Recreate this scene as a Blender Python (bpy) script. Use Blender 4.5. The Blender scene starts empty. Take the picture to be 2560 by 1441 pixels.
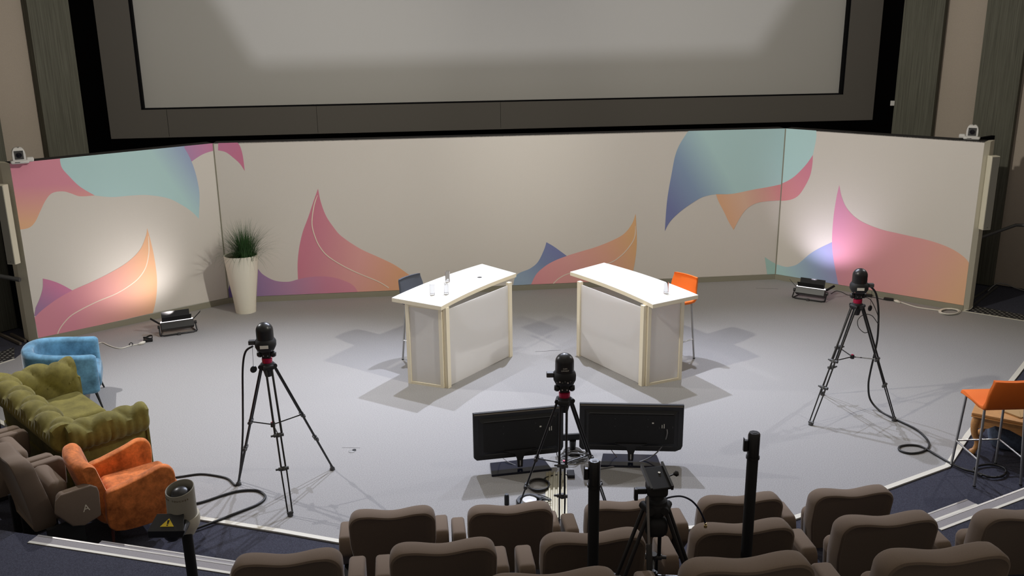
import bpy, math, random
import numpy as np
from mathutils import Vector, Matrix
random.seed(7)
sc = bpy.context.scene
PI = math.pi

# ------------------------------------------------------------------ camera
IW, IH = 2560, 1441
F, PITCH, ROLL, CH = 2345.0, 0.28445, 0.01157, 4.305
fwd = Vector((0, math.cos(PITCH), -math.sin(PITCH)))
rgt0 = Vector((1, 0, 0)); dwn0 = Vector((0, -math.sin(PITCH), -math.cos(PITCH)))
rgt = math.cos(ROLL) * rgt0 + math.sin(ROLL) * dwn0
dwn = -math.sin(ROLL) * rgt0 + math.cos(ROLL) * dwn0
EYE = Vector((0, 0, CH))
cd = bpy.data.cameras.new('camera'); cam = bpy.data.objects.new('camera', cd)
sc.collection.objects.link(cam)
cd.sensor_fit = 'HORIZONTAL'; cd.sensor_width = 36.0; cd.lens = 36.0 * F / IW
cd.clip_end = 200
M = Matrix((rgt, -dwn, -fwd)).transposed().to_4x4(); M.translation = EYE
cam.matrix_world = M
sc.camera = cam

# ------------------------------------------------------------------ look
sc.view_settings.view_transform = 'Standard'; sc.view_settings.look = 'None'
sc.view_settings.gamma = 1.0; sc.view_settings.use_curve_mapping = False
sc.view_settings.exposure = 0.28
wd = bpy.data.worlds.new('world'); sc.world = wd; wd.use_nodes = True
wd.node_tree.nodes['Background'].inputs[0].default_value = (1.0, 0.90, 0.78, 1)
wd.node_tree.nodes['Background'].inputs[1].default_value = 0.18

# ------------------------------------------------------------------ lights
def lamp(name, kind, loc, aim, power, col, size=0.2, angle=60, blend=0.5, size_y=None):
    l = bpy.data.lights.new(name, kind); o = bpy.data.objects.new(name, l); sc.collection.objects.link(o)
    o.location = loc; d = Vector(aim) - Vector(loc); o.rotation_euler = d.to_track_quat('-Z', 'Y').to_euler()
    l.energy = power; l.color = col
    if kind == 'SPOT': l.spot_size = math.radians(angle); l.spot_blend = blend; l.shadow_soft_size = size
    elif kind == 'AREA':
        l.size = size
        if size_y: l.shape = 'RECTANGLE'; l.size_y = size_y
    return o
COOL = (0.78, 0.83, 1.0); WARM = (1.0, 0.955, 0.85); NEUT = (0.98, 0.97, 0.98)
# back lights hung over the stage in front of the screen
for x, y, ax, ay, p in ((-1.6, 13.3, -3.4, 8.8, 1050), (0.5, 13.5, 0.5, 8.6, 1400), (2.6, 13.5, 3.8, 9.0, 850)):
    lamp('stage_back_spot', 'SPOT', (x, y, 6.4), (ax, ay, 0), p, COOL, 0.06, 76, 0.9)
# side spots
lamp('stage_side_spot', 'SPOT', (-7.0, 11.4, 5.6), (-2.2, 9.0, 0), 800, NEUT, 0.05, 74, 0.9)
lamp('stage_side_spot', 'SPOT', (7.6, 12.2, 5.6), (1.4, 8.2, 0), 340, NEUT, 0.05, 70, 0.9)
# front wash on the backdrop and the furniture, hung over the front rows
lamp('front_wash', 'SPOT', (4.5, 6.6, 7.2), (-4.4, 13.2, 1.9), 1550, WARM, 0.12, 66, 1.0)
lamp('front_wash', 'SPOT', (-3.5, 6.6, 7.2), (5.6, 14.0, 2.0), 1600, WARM, 0.12, 66, 1.0)
lamp('warm_fill', 'AREA', (0, 8.0, 9.0), (0, 8.6, 0), 60, WARM, 7.0)  # unseen broad lamp added as warm fill over stage and walls
PROJ = Vector((0.3, -3.0, 6.6))
lamp('projector_beam', 'SPOT', PROJ, (0.3, 16.0, 4.5), 2600, (0.95, 0.95, 1.0), 0.006, 80, 0.1)
# ------------------------------------------------------------------ pixel -> place
def ray(px, py): return (rgt * ((px - IW / 2) / F) + dwn * ((py - IH / 2) / F) + fwd)
def at(px, py, z=0.0):
    d = ray(px, py); t = (z - CH) / d.z; return EYE + d * t
def atd(px, py, depth): return EYE + ray(px, py) * depth
def atp(px, py, p0, p1):
    n = Vector((p1[1] - p0[1], -(p1[0] - p0[0]), 0)); d = ray(px, py)
    o = Vector((p0[0], p0[1], 0)); return EYE + d * (n.dot(o - EYE) / n.dot(d))

# ------------------------------------------------------------------ materials
def mat(name, col, rough=0.6, metal=0.0, noise=0.0, nscale=40, bump=0.0, bscale=200, sheen=0.0, spec=0.5, trans=0.0, alpha=1.0, dark=None, stretch=None, emit=None):
    m = bpy.data.materials.new(name); m.use_nodes = True; nt = m.node_tree; b = nt.nodes['Principled BSDF']
    b.inputs['Base Color'].default_value = (*col, 1); b.inputs['Roughness'].default_value = rough
    b.inputs['Metallic'].default_value = metal; b.inputs['Specular IOR Level'].default_value = spec
    if sheen: b.inputs['Sheen Weight'].default_value = sheen; b.inputs['Sheen Roughness'].default_value = 0.35
    if trans: b.inputs['Transmission Weight'].default_value = trans
    if emit: b.inputs['Emission Color'].default_value = (*emit[0], 1); b.inputs['Emission Strength'].default_value = emit[1]
    if noise or bump:
        tc = nt.nodes.new('ShaderNodeTexCoord'); mp = nt.nodes.new('ShaderNodeMapping')
        nt.links.new(tc.outputs['Object'], mp.inputs[0])
        if stretch: mp.inputs['Scale'].default_value = stretch
    if noise:
        n = nt.nodes.new('ShaderNodeTexNoise'); n.inputs['Scale'].default_value = nscale; n.inputs['Detail'].default_value = 6; n.inputs['Roughness'].default_value = 0.7
        nt.links.new(mp.outputs[0], n.inputs['Vector'])
        r = nt.nodes.new('ShaderNodeValToRGB'); r.color_ramp.elements[0].position = 0.3; r.color_ramp.elements[1].position = 0.7
        d = dark if dark else tuple(c * (1 - noise) for c in col); l = tuple(min(1, c * (1 + noise)) for c in col)
        r.color_ramp.elements[0].color = (*d, 1); r.color_ramp.elements[1].color = (*l, 1)
        nt.links.new(n.outputs['Fac'], r.inputs[0]); nt.links.new(r.outputs[0], b.inputs['Base Color'])
    if bump:
        n2 = nt.nodes.new('ShaderNodeTexNoise'); n2.inputs['Scale'].default_value = bscale; n2.inputs['Detail'].default_value = 3
        nt.links.new(mp.outputs[0], n2.inputs['Vector'])
        bp = nt.nodes.new('ShaderNodeBump'); bp.inputs['Strength'].default_value = bump; bp.inputs['Distance'].default_value = 0.004
        nt.links.new(n2.outputs['Fac'], bp.inputs['Height']); nt.links.new(bp.outputs[0], b.inputs['Normal'])
    return m
M_stage = mat('stage_carpet', (0.365, 0.357, 0.352), 0.95, noise=0.30, nscale=110, bump=0.6, bscale=300, spec=0.1)
M_dark = mat('dark_carpet', (0.055, 0.056, 0.075), 0.95, noise=0.5, nscale=120, bump=0.8, bscale=250, spec=0.1)
M_tape = mat('white_edge', (0.75, 0.72, 0.62), 0.5)
M_nose = mat('nosing_metal', (0.50, 0.48, 0.45), 0.4, metal=0.6)
M_grit = mat('nosing_grit', (0.30, 0.28, 0.28), 0.8, noise=0.2, nscale=150)
M_black = mat('black_void', (0.004, 0.004, 0.005), 0.9, spec=0.1)
M_frame = mat('screen_frame_cloth', (0.125, 0.115, 0.102), 0.9, noise=0.08, nscale=200)
M_screen = mat('screen_cloth', (0.50, 0.49, 0.465), 0.9, noise=0.03, nscale=300, spec=0.1)
M_tan = mat('wall_tan_cloth', (0.42, 0.36, 0.30), 0.95, noise=0.10, nscale=150, bump=0.4)
M_green = mat('wall_ribbed_cloth', (0.12, 0.118, 0.095), 0.95, noise=0.35, nscale=60, stretch=(1, 1, 0.02), spec=0.1)
M_body = mat('panel_body', (0.60, 0.60, 0.56), 0.6)
M_cream = mat('cream_return', (0.72, 0.68, 0.55), 0.6)
M_top = mat('panel_top_black', (0.012, 0.01, 0.01), 0.9)
M_skirt = mat('skirting_taupe', (0.30, 0.285, 0.22), 0.5)
M_white = mat('print_white', (0.76, 0.72, 0.67), 0.9, noise=0.03, nscale=180, spec=0.1)
M_wline = mat('print_line', (0.92, 0.78, 0.66), 0.9, spec=0.1)
M_pot = mat('planter_white', (0.86, 0.82, 0.70), 0.35)
M_soil = mat('soil', (0.12, 0.06, 0.035), 1.0, noise=0.5, nscale=80)
M_grass = mat('grass_green', (0.035, 0.10, 0.025), 0.6, noise=0.5, nscale=14)
M_lam = mat('desk_white', (0.88, 0.87, 0.83), 0.35, noise=0.015, nscale=20, stretch=(1, 8, 1))
M_edge = mat('desk_maple', (0.86, 0.78, 0.60), 0.5)
M_blk = mat('black_plastic', (0.012, 0.012, 0.013), 0.35)
M_blkm = mat('black_matte', (0.010, 0.010, 0.011), 0.7)
M_rub = mat('cable_rubber', (0.012, 0.012, 0.012), 0.5)
M_dgrey = mat('dark_grey', (0.06, 0.06, 0.06), 0.45)
M_steel = mat('brushed_steel', (0.45, 0.45, 0.44), 0.35, metal=0.8)
M_chrome = mat('chrome', (0.75, 0.75, 0.75), 0.2, metal=1.0)
M_red = mat('red_anodised', (0.45, 0.01, 0.06), 0.35, metal=0.3)
M_wcab = mat('white_cable', (0.85, 0.83, 0.74), 0.5)
M_gcab = mat('grey_cable', (0.22, 0.22, 0.22), 0.5)
M_lab = mat('white_label', (0.8, 0.78, 0.7), 0.6)
M_seat = mat('seat_taupe_cloth', (0.20, 0.15, 0.112), 0.95, noise=0.12, nscale=300, sheen=0.15, spec=0.15)
M_sofa = mat('olive_velvet', (0.165, 0.142, 0.034), 0.75, noise=0.35, nscale=6, sheen=0.15, spec=0.2)
M_oran = mat('orange_velvet', (0.62, 0.18, 0.045), 0.75, noise=0.6, nscale=7, sheen=0.25, spec=0.2)
M_blue = mat('blue_velvet', (0.12, 0.28, 0.42), 0.75, noise=0.5, nscale=5, sheen=0.5, spec=0.2)
M_ostool = mat('orange_cloth', (0.85, 0.17, 0.012), 0.8, noise=0.06, nscale=200)
M_gstool = mat('slate_cloth', (0.075, 0.085, 0.11), 0.8, noise=0.06, nscale=200)
M_wood = mat('honey_wood', (0.55, 0.27, 0.09), 0.4, noise=0.25, nscale=12, stretch=(1, 8, 8))
M_kraft = mat('kraft_paper', (0.45, 0.28, 0.12), 0.8)
M_grey = mat('cover_grey', (0.36, 0.34, 0.28), 0.6, noise=0.04, nscale=200)
M_cwhite = mat('camera_white', (0.72, 0.71, 0.69), 0.35)
M_lens = mat('lens_glass', (0.01, 0.01, 0.015), 0.08)
M_yel = mat('warning_yellow', (0.85, 0.62, 0.02), 0.5)
M_led = mat('lamp_tube', (0.9, 0.9, 0.9), 0.3, emit=((1, 0.96, 1), 1.2))
M_letter = mat('cream_lettering', (0.72, 0.66, 0.52), 0.7)
M_brown = mat('brown_lettering', (0.12, 0.07, 0.02), 0.7)
M_cush = mat('slate_blue_cloth', (0.10, 0.13, 0.19), 0.9, noise=0.3, nscale=30)
M_blackgl = mat('black_gloss_tinted_reflection', (0.006, 0.009, 0.024), 0.15)  # black gloss, with its blue reflection put into the colour
M_purple = mat('purple_cloth', (0.30, 0.02, 0.12), 0.7)
def glass_mat():
    m = bpy.data.materials.new('clear_glass'); m.use_nodes = True; b = m.node_tree.nodes['Principled BSDF']
    b.inputs['Transmission Weight'].default_value = 1; b.inputs['Roughness'].default_value = 0.02; b.inputs['IOR'].default_value = 1.45
    return m
M_glass = glass_mat()
def frosted():
    m = bpy.data.materials.new('frosted_panel'); m.use_nodes = True; nt = m.node_tree; b = nt.nodes['Principled BSDF']
    b.inputs['Base Color'].default_value = (0.86, 0.85, 0.84, 1); b.inputs['Roughness'].default_value = 0.35
    t = nt.nodes.new('ShaderNodeBsdfTranslucent'); t.inputs[0].default_value = (0.97, 0.96, 0.94, 1)
    mx = nt.nodes.new('ShaderNodeMixShader'); mx.inputs[0].default_value = 0.5
    nt.links.new(b.outputs[0], mx.inputs[1]); nt.links.new(t.outputs[0], mx.inputs[2])
    nt.links.new(mx.outputs[0], nt.nodes['Material Output'].inputs[0]); return m
M_frost = frosted()
def gradient_mat(name, p0, p1, stops):
    """flat print ink running through colour stops from world point p0 to p1"""
    m = bpy.data.materials.new(name); m.use_nodes = True; nt = m.node_tree; b = nt.nodes['Principled BSDF']
    b.inputs['Roughness'].default_value = 0.9; b.inputs['Specular IOR Level'].default_value = 0.1
    g = nt.nodes.new('ShaderNodeNewGeometry')
    v = nt.nodes.new('ShaderNodeVectorMath'); v.operation = 'SUBTRACT'; v.inputs[1].default_value = p0
    nt.links.new(g.outputs['Position'], v.inputs[0])
    d = Vector(p1) - Vector(p0); d = d / d.length_squared
    w = nt.nodes.new('ShaderNodeVectorMath'); w.operation = 'DOT_PRODUCT'; w.inputs[1].default_value = d
    nt.links.new(v.outputs[0], w.inputs[0])
    r = nt.nodes.new('ShaderNodeValToRGB'); nt.links.new(w.outputs['Value'], r.inputs[0])
    el = r.color_ramp.elements
    def soft(c): g_ = 0.3 * c[0] + 0.55 * c[1] + 0.15 * c[2]; return tuple(min(.9, 1.33 * (0.70 * v + 0.30 * g_)) for v in c)
    stops = [(p, soft(c)) for p, c in stops]
    el[0].position = stops[0][0]; el[0].color = (*stops[0][1], 1); el[1].position = stops[-1][0]; el[1].color = (*stops[-1][1], 1)
    for p, c in stops[1:-1]: e = el.new(p); e.color = (*c, 1)
    nt.links.new(r.outputs[0], b.inputs['Base Color']); return m

# ------------------------------------------------------------------ mesh helpers
def smoothpts(p, n=8, closed=False):
    p = [Vector(q) for q in p]; out = []; N = len(p)
    rng = range(N) if closed else range(N - 1)
    for i in rng:
        if closed: a, b, c, d = p[(i - 1) % N], p[i], p[(i + 1) % N], p[(i + 2) % N]
        else: a, b, c, d = p[max(i - 1, 0)], p[i], p[i + 1], p[min(i + 2, N - 1)]
        for k in range(n):
            t = k / n
            out.append(0.5 * ((2 * b) + (c - a) * t + (2 * a - 5 * b + 4 * c - d) * t * t + (3 * b - a - 3 * c + d) * t ** 3))
    if not closed: out.append(p[-1])
    return out
class MB:
    def __init__(s): s.v = []; s.f = []; s.m = []; s.sm = []
    def add(s, vs, fs, mi=0, smooth=False, T=None):
        o = len(s.v)
        s.v += [tuple(T @ Vector(q)) if T else tuple(q) for q in vs]
        for f in fs: s.f.append(tuple(i + o for i in f)); s.m.append(mi); s.sm.append(smooth)
        return s
    def box(s, lo, hi, mi=0, T=None):
        (a, b, c), (d, e, f) = lo, hi
        vs = [(a, b, c), (d, b, c), (d, e, c), (a, e, c), (a, b, f), (d, b, f), (d, e, f), (a, e, f)]
        return s.add(vs, [(0, 3, 2, 1), (4, 5, 6, 7), (0, 1, 5, 4), (1, 2, 6, 5), (2, 3, 7, 6), (3, 0, 4, 7)], mi, False, T)
    def loft(s, loops, cap=True, mi=0, smooth=True, closed=True, T=None):
        n = len(loops[0]); vs = [q for l in loops for q in l]; fs = []
        for i in range(len(loops) - 1):
            for j in range(n if closed else n - 1):
                k = (j + 1) % n
                fs.append((i * n + j, i * n + k, (i + 1) * n + k, (i + 1) * n + j))
        if cap: fs.append(tuple(range(n))[::-1]); fs.append(tuple((len(loops) - 1) * n + j for j in range(n)))
        return s.add(vs, fs, mi, smooth, T)
    def tube(s, pts, r, n=8, mi=0, T=None, sc=None):
        pts = [Vector(p) for p in pts]; L = len(pts)
        rr = r if isinstance(r, (list, tuple)) else [r] * L
        d = (pts[1] - pts[0]).normalized(); up = Vector((0, 0, 1)) if abs(d.z) < 0.9 else Vector((1, 0, 0))
        a = d.cross(up).normalized(); loops = []
        for i, p in enumerate(pts):
            t = (pts[min(i + 1, L - 1)] - pts[max(i - 1, 0)])
            if t.length > 1e-9: d = t.normalized()
            a = (a - d * a.dot(d)); a = a.normalized() if a.length > 1e-6 else d.orthogonal().normalized()
            b = d.cross(a)
            loops.append([p + (a * math.cos(2 * PI * k / n) + b * math.sin(2 * PI * k / n)) * rr[i] for k in range(n)])
        return s.loft(loops, True, mi, True, True, T)
    def lathe(s, prof, n=24, mi=0, T=None, c=(0, 0)):
        loops = [[(c[0] + r * math.cos(2 * PI * k / n), c[1] + r * math.sin(2 * PI * k / n), z) for k in range(n)] for r, z in prof]
        return s.loft(loops, True, mi, True, True, T)
    def prism(s, poly, z0, z1, mi=0, T=None):
        return s.loft([[(x, y, z0) for x, y in poly], [(x, y, z1) for x, y in poly]], True, mi, False, True, T)
    def build(s, name, mats, parent=None, bevel=0, seg=2, sub=0, auto=None):
        me = bpy.data.meshes.new(name); me.from_pydata(s.v, [], s.f)
        if not isinstance(mats, (list, tuple)): mats = [mats]
        for m in mats: me.materials.append(m)
        me.polygons.foreach_set('material_index', s.m); me.polygons.foreach_set('use_smooth', s.sm)
        me.update(); me.validate()
        import bmesh
        b = bmesh.new(); b.from_mesh(me); bmesh.ops.recalc_face_normals(b, faces=b.faces); b.to_mesh(me); b.free()
        if auto:
            me.polygons.foreach_set('use_smooth', [True] * len(me.polygons)); me.set_sharp_from_angle(angle=math.radians(auto))
        elif any(s.sm) and not sub: me.set_sharp_from_angle(angle=math.radians(50))
        o = bpy.data.objects.new(name, me); sc.collection.objects.link(o)
        if parent: o.parent = parent
        if bevel:
            md = o.modifiers.new('bevel', 'BEVEL'); md.width = bevel; md.segments = seg; md.limit_method = 'ANGLE'; md.angle_limit = math.radians(40)
            me.polygons.foreach_set('use_smooth', [True] * len(me.polygons)) if seg > 2 else None
        if sub:
            md = o.modifiers.new('sub', 'SUBSURF'); md.levels = sub; md.render_levels = sub
        return o
def tag(o, label=None, cat=None, group=None, kind=None):
    if label: o['label'] = label
    if cat: o['category'] = cat
    if group: o['group'] = group
    if kind: o['kind'] = kind
    return o
def thing(name, label, cat, loc=(0, 0, 0), rz=0.0, group=None):
    o = bpy.data.objects.new(name, None); sc.collection.objects.link(o); o.empty_display_size = 0.1
    o.location = loc; o.rotation_euler = (0, 0, rz); return tag(o, label, cat, group)
def copy_tree(o, parent=None):
    c = o.copy(); sc.collection.objects.link(c); c.parent = parent
    for ch in list(o.children): copy_tree(ch, c)
    return c
def struct(o): o['kind'] = 'structure'; return o
def text(name, body, size, m, parent, T, ext=0.0008):
    cu = bpy.data.curves.new(name, 'FONT'); cu.body = body; cu.size = size; cu.extrude = ext
    cu.align_x = 'CENTER'; cu.align_y = 'CENTER'; cu.materials.append(m)
    o = bpy.data.objects.new(name, cu); sc.collection.objects.link(o)
    me = bpy.data.meshes.new_from_object(o.evaluated_get(bpy.context.evaluated_depsgraph_get())); bpy.data.objects.remove(o)
    o = bpy.data.objects.new(name, me); sc.collection.objects.link(o); o.parent = parent; o.matrix_local = T; return o
def RZ(a): return Matrix.Rotation(a, 4, 'Z')
def RX(a): return Matrix.Rotation(a, 4, 'X')
def RY(a): return Matrix.Rotation(a, 4, 'Y')
def TR(x, y, z): return Matrix.Translation((x, y, z))
def rrect(w, h, r, n=5, cx=0, cy=0):
    out = []
    for (sx, sy, a0) in ((1, 1, 0), (-1, 1, PI / 2), (-1, -1, PI), (1, -1, 3 * PI / 2)):
        for k in range(n + 1):
            a = a0 + k * PI / 2 / n
            out.append((cx + sx * (w / 2 - r) + r * math.cos(a), cy + sy * (h / 2 - r) + r * math.sin(a)))
    return out
def soft_box(mb, lo, hi, r, mi=0, T=None, n=5):
    """box with rounded vertical and horizontal edges"""
    w, d, h = hi[0] - lo[0], hi[1] - lo[1], hi[2] - lo[2]; cx, cy = (lo[0] + hi[0]) / 2, (lo[1] + hi[1]) / 2
    r = min(r, w / 2.02, d / 2.02, h / 2.02); loops = []
    for k in range(n + 1):
        a = PI / 2 * k / n; ins = r * (1 - math.sin(a)); z = lo[2] + r * (1 - math.cos(a))
        loops.append([(x, y, z) for x, y in rrect(w - 2 * ins, d - 2 * ins, max(r - ins, 0.001) , n, cx, cy)])
    for k in range(n + 1):
        a = PI / 2 * (1 - k / n); ins = r * (1 - math.sin(a)); z = hi[2] - r * (1 - math.cos(a))
        loops.append([(x, y, z) for x, y in rrect(w - 2 * ins, d - 2 * ins, max(r - ins, 0.001), n, cx, cy)])
    return mb.loft(loops, True, mi, True, True, T)
# ------------------------------------------------------------------ stage frame
PL = Vector((-6.548, 12.246)); PJL = Vector((-4.438, 14.069)); PJR = Vector((4.395, 15.079)); PR = Vector((6.68, 13.233))
U = (PJR - PJL).normalized(); Nn = Vector((-U.y, U.x)); MID = (PJL + PJR) / 2
YAW = math.atan2(U.y, U.x)
def SF(s, t): p = MID + U * s + Nn * t; return (p.x, p.y)
def slab(name, poly, z0, z1, m):
    mb = MB(); mb.prism([tuple(p)[:2] for p in poly], z0, z1); return struct(mb.build(name, m))
# floors
slab('floor_surround', [SF(-14, -18), SF(14, -18), SF(14, 6), SF(-14, 6)], -0.25, -0.012, M_dark)
front = [at(494, 1295), at(700, 1328), at(848, 1354)]
frR = [at(2220, 1219), at(2369, 1165), at(2419, 1088), at(2540, 938)]
lcorner = [SF(-7.6, -2.9), SF(-6.9, -3.6), tuple(at(452, 1288))[:2]]
rcorner = [SF(7.37, -2.92)]
mid_front = [SF(-1.2, -7.5), SF(1.6, -7.45)]
stage_poly = [SF(-6.9, 0.6), SF(-6.82, -1.6), at(36, 898)[:2], at(0, 910)[:2]] + lcorner + [tuple(p)[:2] for p in front] + mid_front + \
    [tuple(p)[:2] for p in frR] + rcorner + [tuple(at(2407, 778))[:2], SF(6.9, 0.6)]
slab('floor', stage_poly, -0.2, 0.0, M_stage)
# white edge strips along the stage carpet
def strip(name, pts, w, z0, z1, m):
    mb = MB(); pts = [Vector(tuple(p)[:2]) for p in pts]; L = []; Rr = []
    for i, p in enumerate(pts):
        d = (pts[min(i + 1, len(pts) - 1)] - pts[max(i - 1, 0)]).normalized(); n = Vector((-d.y, d.x))
        L.append(p + n * w / 2); Rr.append(p - n * w / 2)
    for i in range(len(pts) - 1):
        mb.prism([tuple(L[i]), tuple(L[i + 1]), tuple(Rr[i + 1]), tuple(Rr[i])], z0, z1)
    return struct(mb.build(name, m))
strip('trim_1', lcorner + front + mid_front, 0.05, -0.01, 0.004, M_tape)
strip('trim_2', mid_front[1:] + frR + rcorner, 0.055, -0.01, 0.004, M_tape)
strip('trim_3', [rcorner[0], at(2407, 778)], 0.03, -0.01, 0.004, M_tape)
strip('trim_4', [at(36, 898), at(0, 910), lcorner[0]], 0.03, -0.01, 0.004, M_tape)
# seating tiers
def world_line(x0, y0, slope, x): return y0 + slope * (x - x0)
E1 = lambda x: 5.88 + 0.114 * x
E2 = lambda x: 4.68 + 0.114 * x
E3 = lambda x: 3.46 + 0.114 * x
aL0, aL1 = at(95, 1340, .47), at(575, 1413, .47); aR0, aR1 = at(2345, 1303, .47), at(2545, 1228, .47)
dL = (aL1 - aL0).normalized(); dR = (aR1 - aR0).normalized()
LX = aL0 - dL * 6; RXp = aR1 + dR * 6; aL1b = aL1 + dL * 0.35; aR0b = aR0 - dR * 0.3
slab('floor_tier_1', [(LX.x, LX.y), (aL1b.x, aL1b.y), (-1.62, E1(-1.62)), (3.1, E1(3.1)), (aR0b.x, aR0b.y), (RXp.x, RXp.y), (12, -2), (-12, -2)], 0.0, 0.47, M_dark)
slab('floor_tier_2', [(-12, 3.2), (-2.2, E2(-2.2)), (3.6, E2(3.6)), (12, 4.6), (12, -2), (-12, -2)], 0.47, 0.97, M_dark)
slab('floor_tier_3', [(-12, 2.0), (-2.2, E3(-2.2)), (3.6, E3(3.6)), (12, 3.2), (12, -2), (-12, -2)], 0.97, 1.47, M_dark)
# aisle steps with metal nosings
def step(name_t, p0, p1, z, depth, tread):
    d = (p1 - p0).normalized(); n = Vector((-d.y, d.x, 0))
    if n.y < 0: n = -n
    if tread:
        q = [p0, p1, p1 + n * depth, p0 + n * depth]; slab('floor_step', [(a.x, a.y) for a in q], 0.0, z, M_dark)
        p0 = p0 + n * depth; p1 = p1 + n * depth
    mb = MB()
    for o0, o1, mi, h in ((0.0, 0.012, 2, 0.006), (0.012, 0.085, 1, 0.004), (0.085, 0.11, 0, 0.006)):
        a = [p0 - n * o0, p1 - n * o0, p1 - n * o1, p0 - n * o1]
        mb.prism([(v.x, v.y) for v in a], z + .0005, z + h, mi)
    a = [p0, p1, p1 + n * .006, p0 + n * .006]; mb.prism([(v.x, v.y) for v in a], z - 0.05, z + .006, 2)
    struct(mb.build(name_t, [M_tape, M_grit, M_nose]))
step('trim_5', aL0, aL1 + dL * .1, 0.47, 0, False)
step('trim_6', aL0 + dL * .25, aL1 + dL * .1, 0.235, 0.37, True)
step('trim_7', aR0 - dR * .1, aR1 + dR * .6, 0.47, 0, False)
step('trim_8', aR0, aR1 - dR * .1, 0.235, 0.37, True)

# ------------------------------------------------------------------ walls
def vbox(p0, p1, z0, z1, th, m, name, mi_off=0.0):
    """vertical slab whose front face runs p0->p1 and thickness goes behind (away from camera)"""
    p0 = Vector(tuple(p0)[:2]); p1 = Vector(tuple(p1)[:2]); d = (p1 - p0).normalized(); n = Vector((-d.y, d.x))
    if n.y < 0: n = -n
    p0 = p0 + n * mi_off; p1 = p1 + n * mi_off
    mb = MB(); mb.prism([tuple(p0), tuple(p1), tuple(p1 + n * th), tuple(p0 + n * th)], z0, z1); return mb.build(name, m)
HW = 9.0
struct(vbox(SF(-12, 3.2), SF(12, 3.2), 0, HW, .2, M_black, 'wall_back'))
# right fan wall: ribbed strips stand proud of tan cloth
wa, wb = Vector((7.73, 14.53)), Vector((8.10, 14.20)); wd_ = (wb - wa).normalized()
def wr(px, py): return Vector(tuple(atp(px, py, wa, wb))[:2])
r_e = [wr(2262, 0), wr(2365, 0), wr(2470, 0), wr(2524, 380)]
struct(vbox(r_e[0], wb + wd_ * 9, 0, HW, .2, M_tan, 'wall_right', 0.14))
L_strip = (r_e[1] - r_e[0]).length
ribs_r = [(r_e[0], r_e[1]), (r_e[2], r_e[3])]
gap = (r_e[2] - r_e[1]).length; pos = r_e[3]
for k in range(4):
    a = pos + wd_ * gap; b = a + wd_ * L_strip; ribs_r.append((a, b)); pos = b
for i, (a, b) in enumerate(ribs_r): struct(vbox(a, b, 0, HW, .14, M_green, 'wall_right_rib'))
# left fan wall, mirrored about the stage axis
def mirror(p):
    v = Vector(p) - MID; s, t = v.dot(U), v.dot(Nn); return Vector(SF(-s + 0.25, t))
la, lb = mirror(wa), mirror(wb)
def wl(px, py): return Vector(tuple(atp(px, py, la, lb))[:2])
l_e = [wl(170, 0), wl(65, 0), wl(0, 294)]; ld_ = (lb - la).normalized()
struct(vbox(l_e[0], lb + ld_ * 9, 0, HW, .2, M_tan, 'wall_left', 0.14))
Ls = (l_e[1] - l_e[0]).length; gap = (l_e[2] - l_e[1]).length; pos = l_e[1]
struct(vbox(l_e[0], l_e[1], 0, HW, .14, M_green, 'wall_left_rib'))
for k in range(4):
    a = pos + ld_ * gap; b = a + ld_ * Ls * 1.1; struct(vbox(a, b, 0, HW, .14, M_green, 'wall_left_rib')); pos = b
# black masking behind the ends of the backdrop
struct(vbox(SF(6.75, -1.2), SF(7.55, -.75), 0, 2.4, .05, M_black, 'wall_right_masking'))
struct(vbox(SF(-7.35, -.75), SF(-7.0, -1.1), 0, 2.4, .05, M_black, 'wall_left_masking'))
struct(vbox(SF(-6.5, .75), SF(6.5, .75), 0, 1.9, .05, M_black, 'wall_back_masking'))

# ------------------------------------------------------------------ projection screen
PD = 1.2
t = thing('projection_screen', 'huge pale projection screen in a wide dark grey cloth frame above the stage', 'screen', (*SF(0, PD), 0), YAW)
S0, S1 = -6.25, 6.52; I0, I1 = -5.74, 5.955; zb, zi = 2.46, 2.905; zt = 8.6
mb = MB(); mb.box((S0, 0, zb), (S1, .18, zi)); mb.box((S0, 0, zi), (I0, .18, zt)); mb.box((I1, 0, zi), (S1, .18, zt)); mb.box((S0, 0, zt), (S1, .18, zt + .4))
mb.build('screen_frame', M_frame, t)
mb = MB(); mb.box((I0, .02, zi - .05), (I0 + .035, .16, zt)); mb.box((I1 - .035, .02, zi - .05), (I1, .16, zt)); mb.box((I0, .02, zi - .02), (I1, .16, zi + .018)); mb.build('black_lip', M_black, t)
mb = MB(); mb.box((I0 - .1, .13, zi - .1), (I1 + .1, .15, zt + .1)); mb.build('screen_cloth', M_screen, t)
for sx in (S0 + .9, -3.0, 0.0): mb = MB(); mb.box((sx, -.003, zb + .02), (sx + .003, .0, zi)); mb.build('frame_seam', M_black, t)

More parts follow.
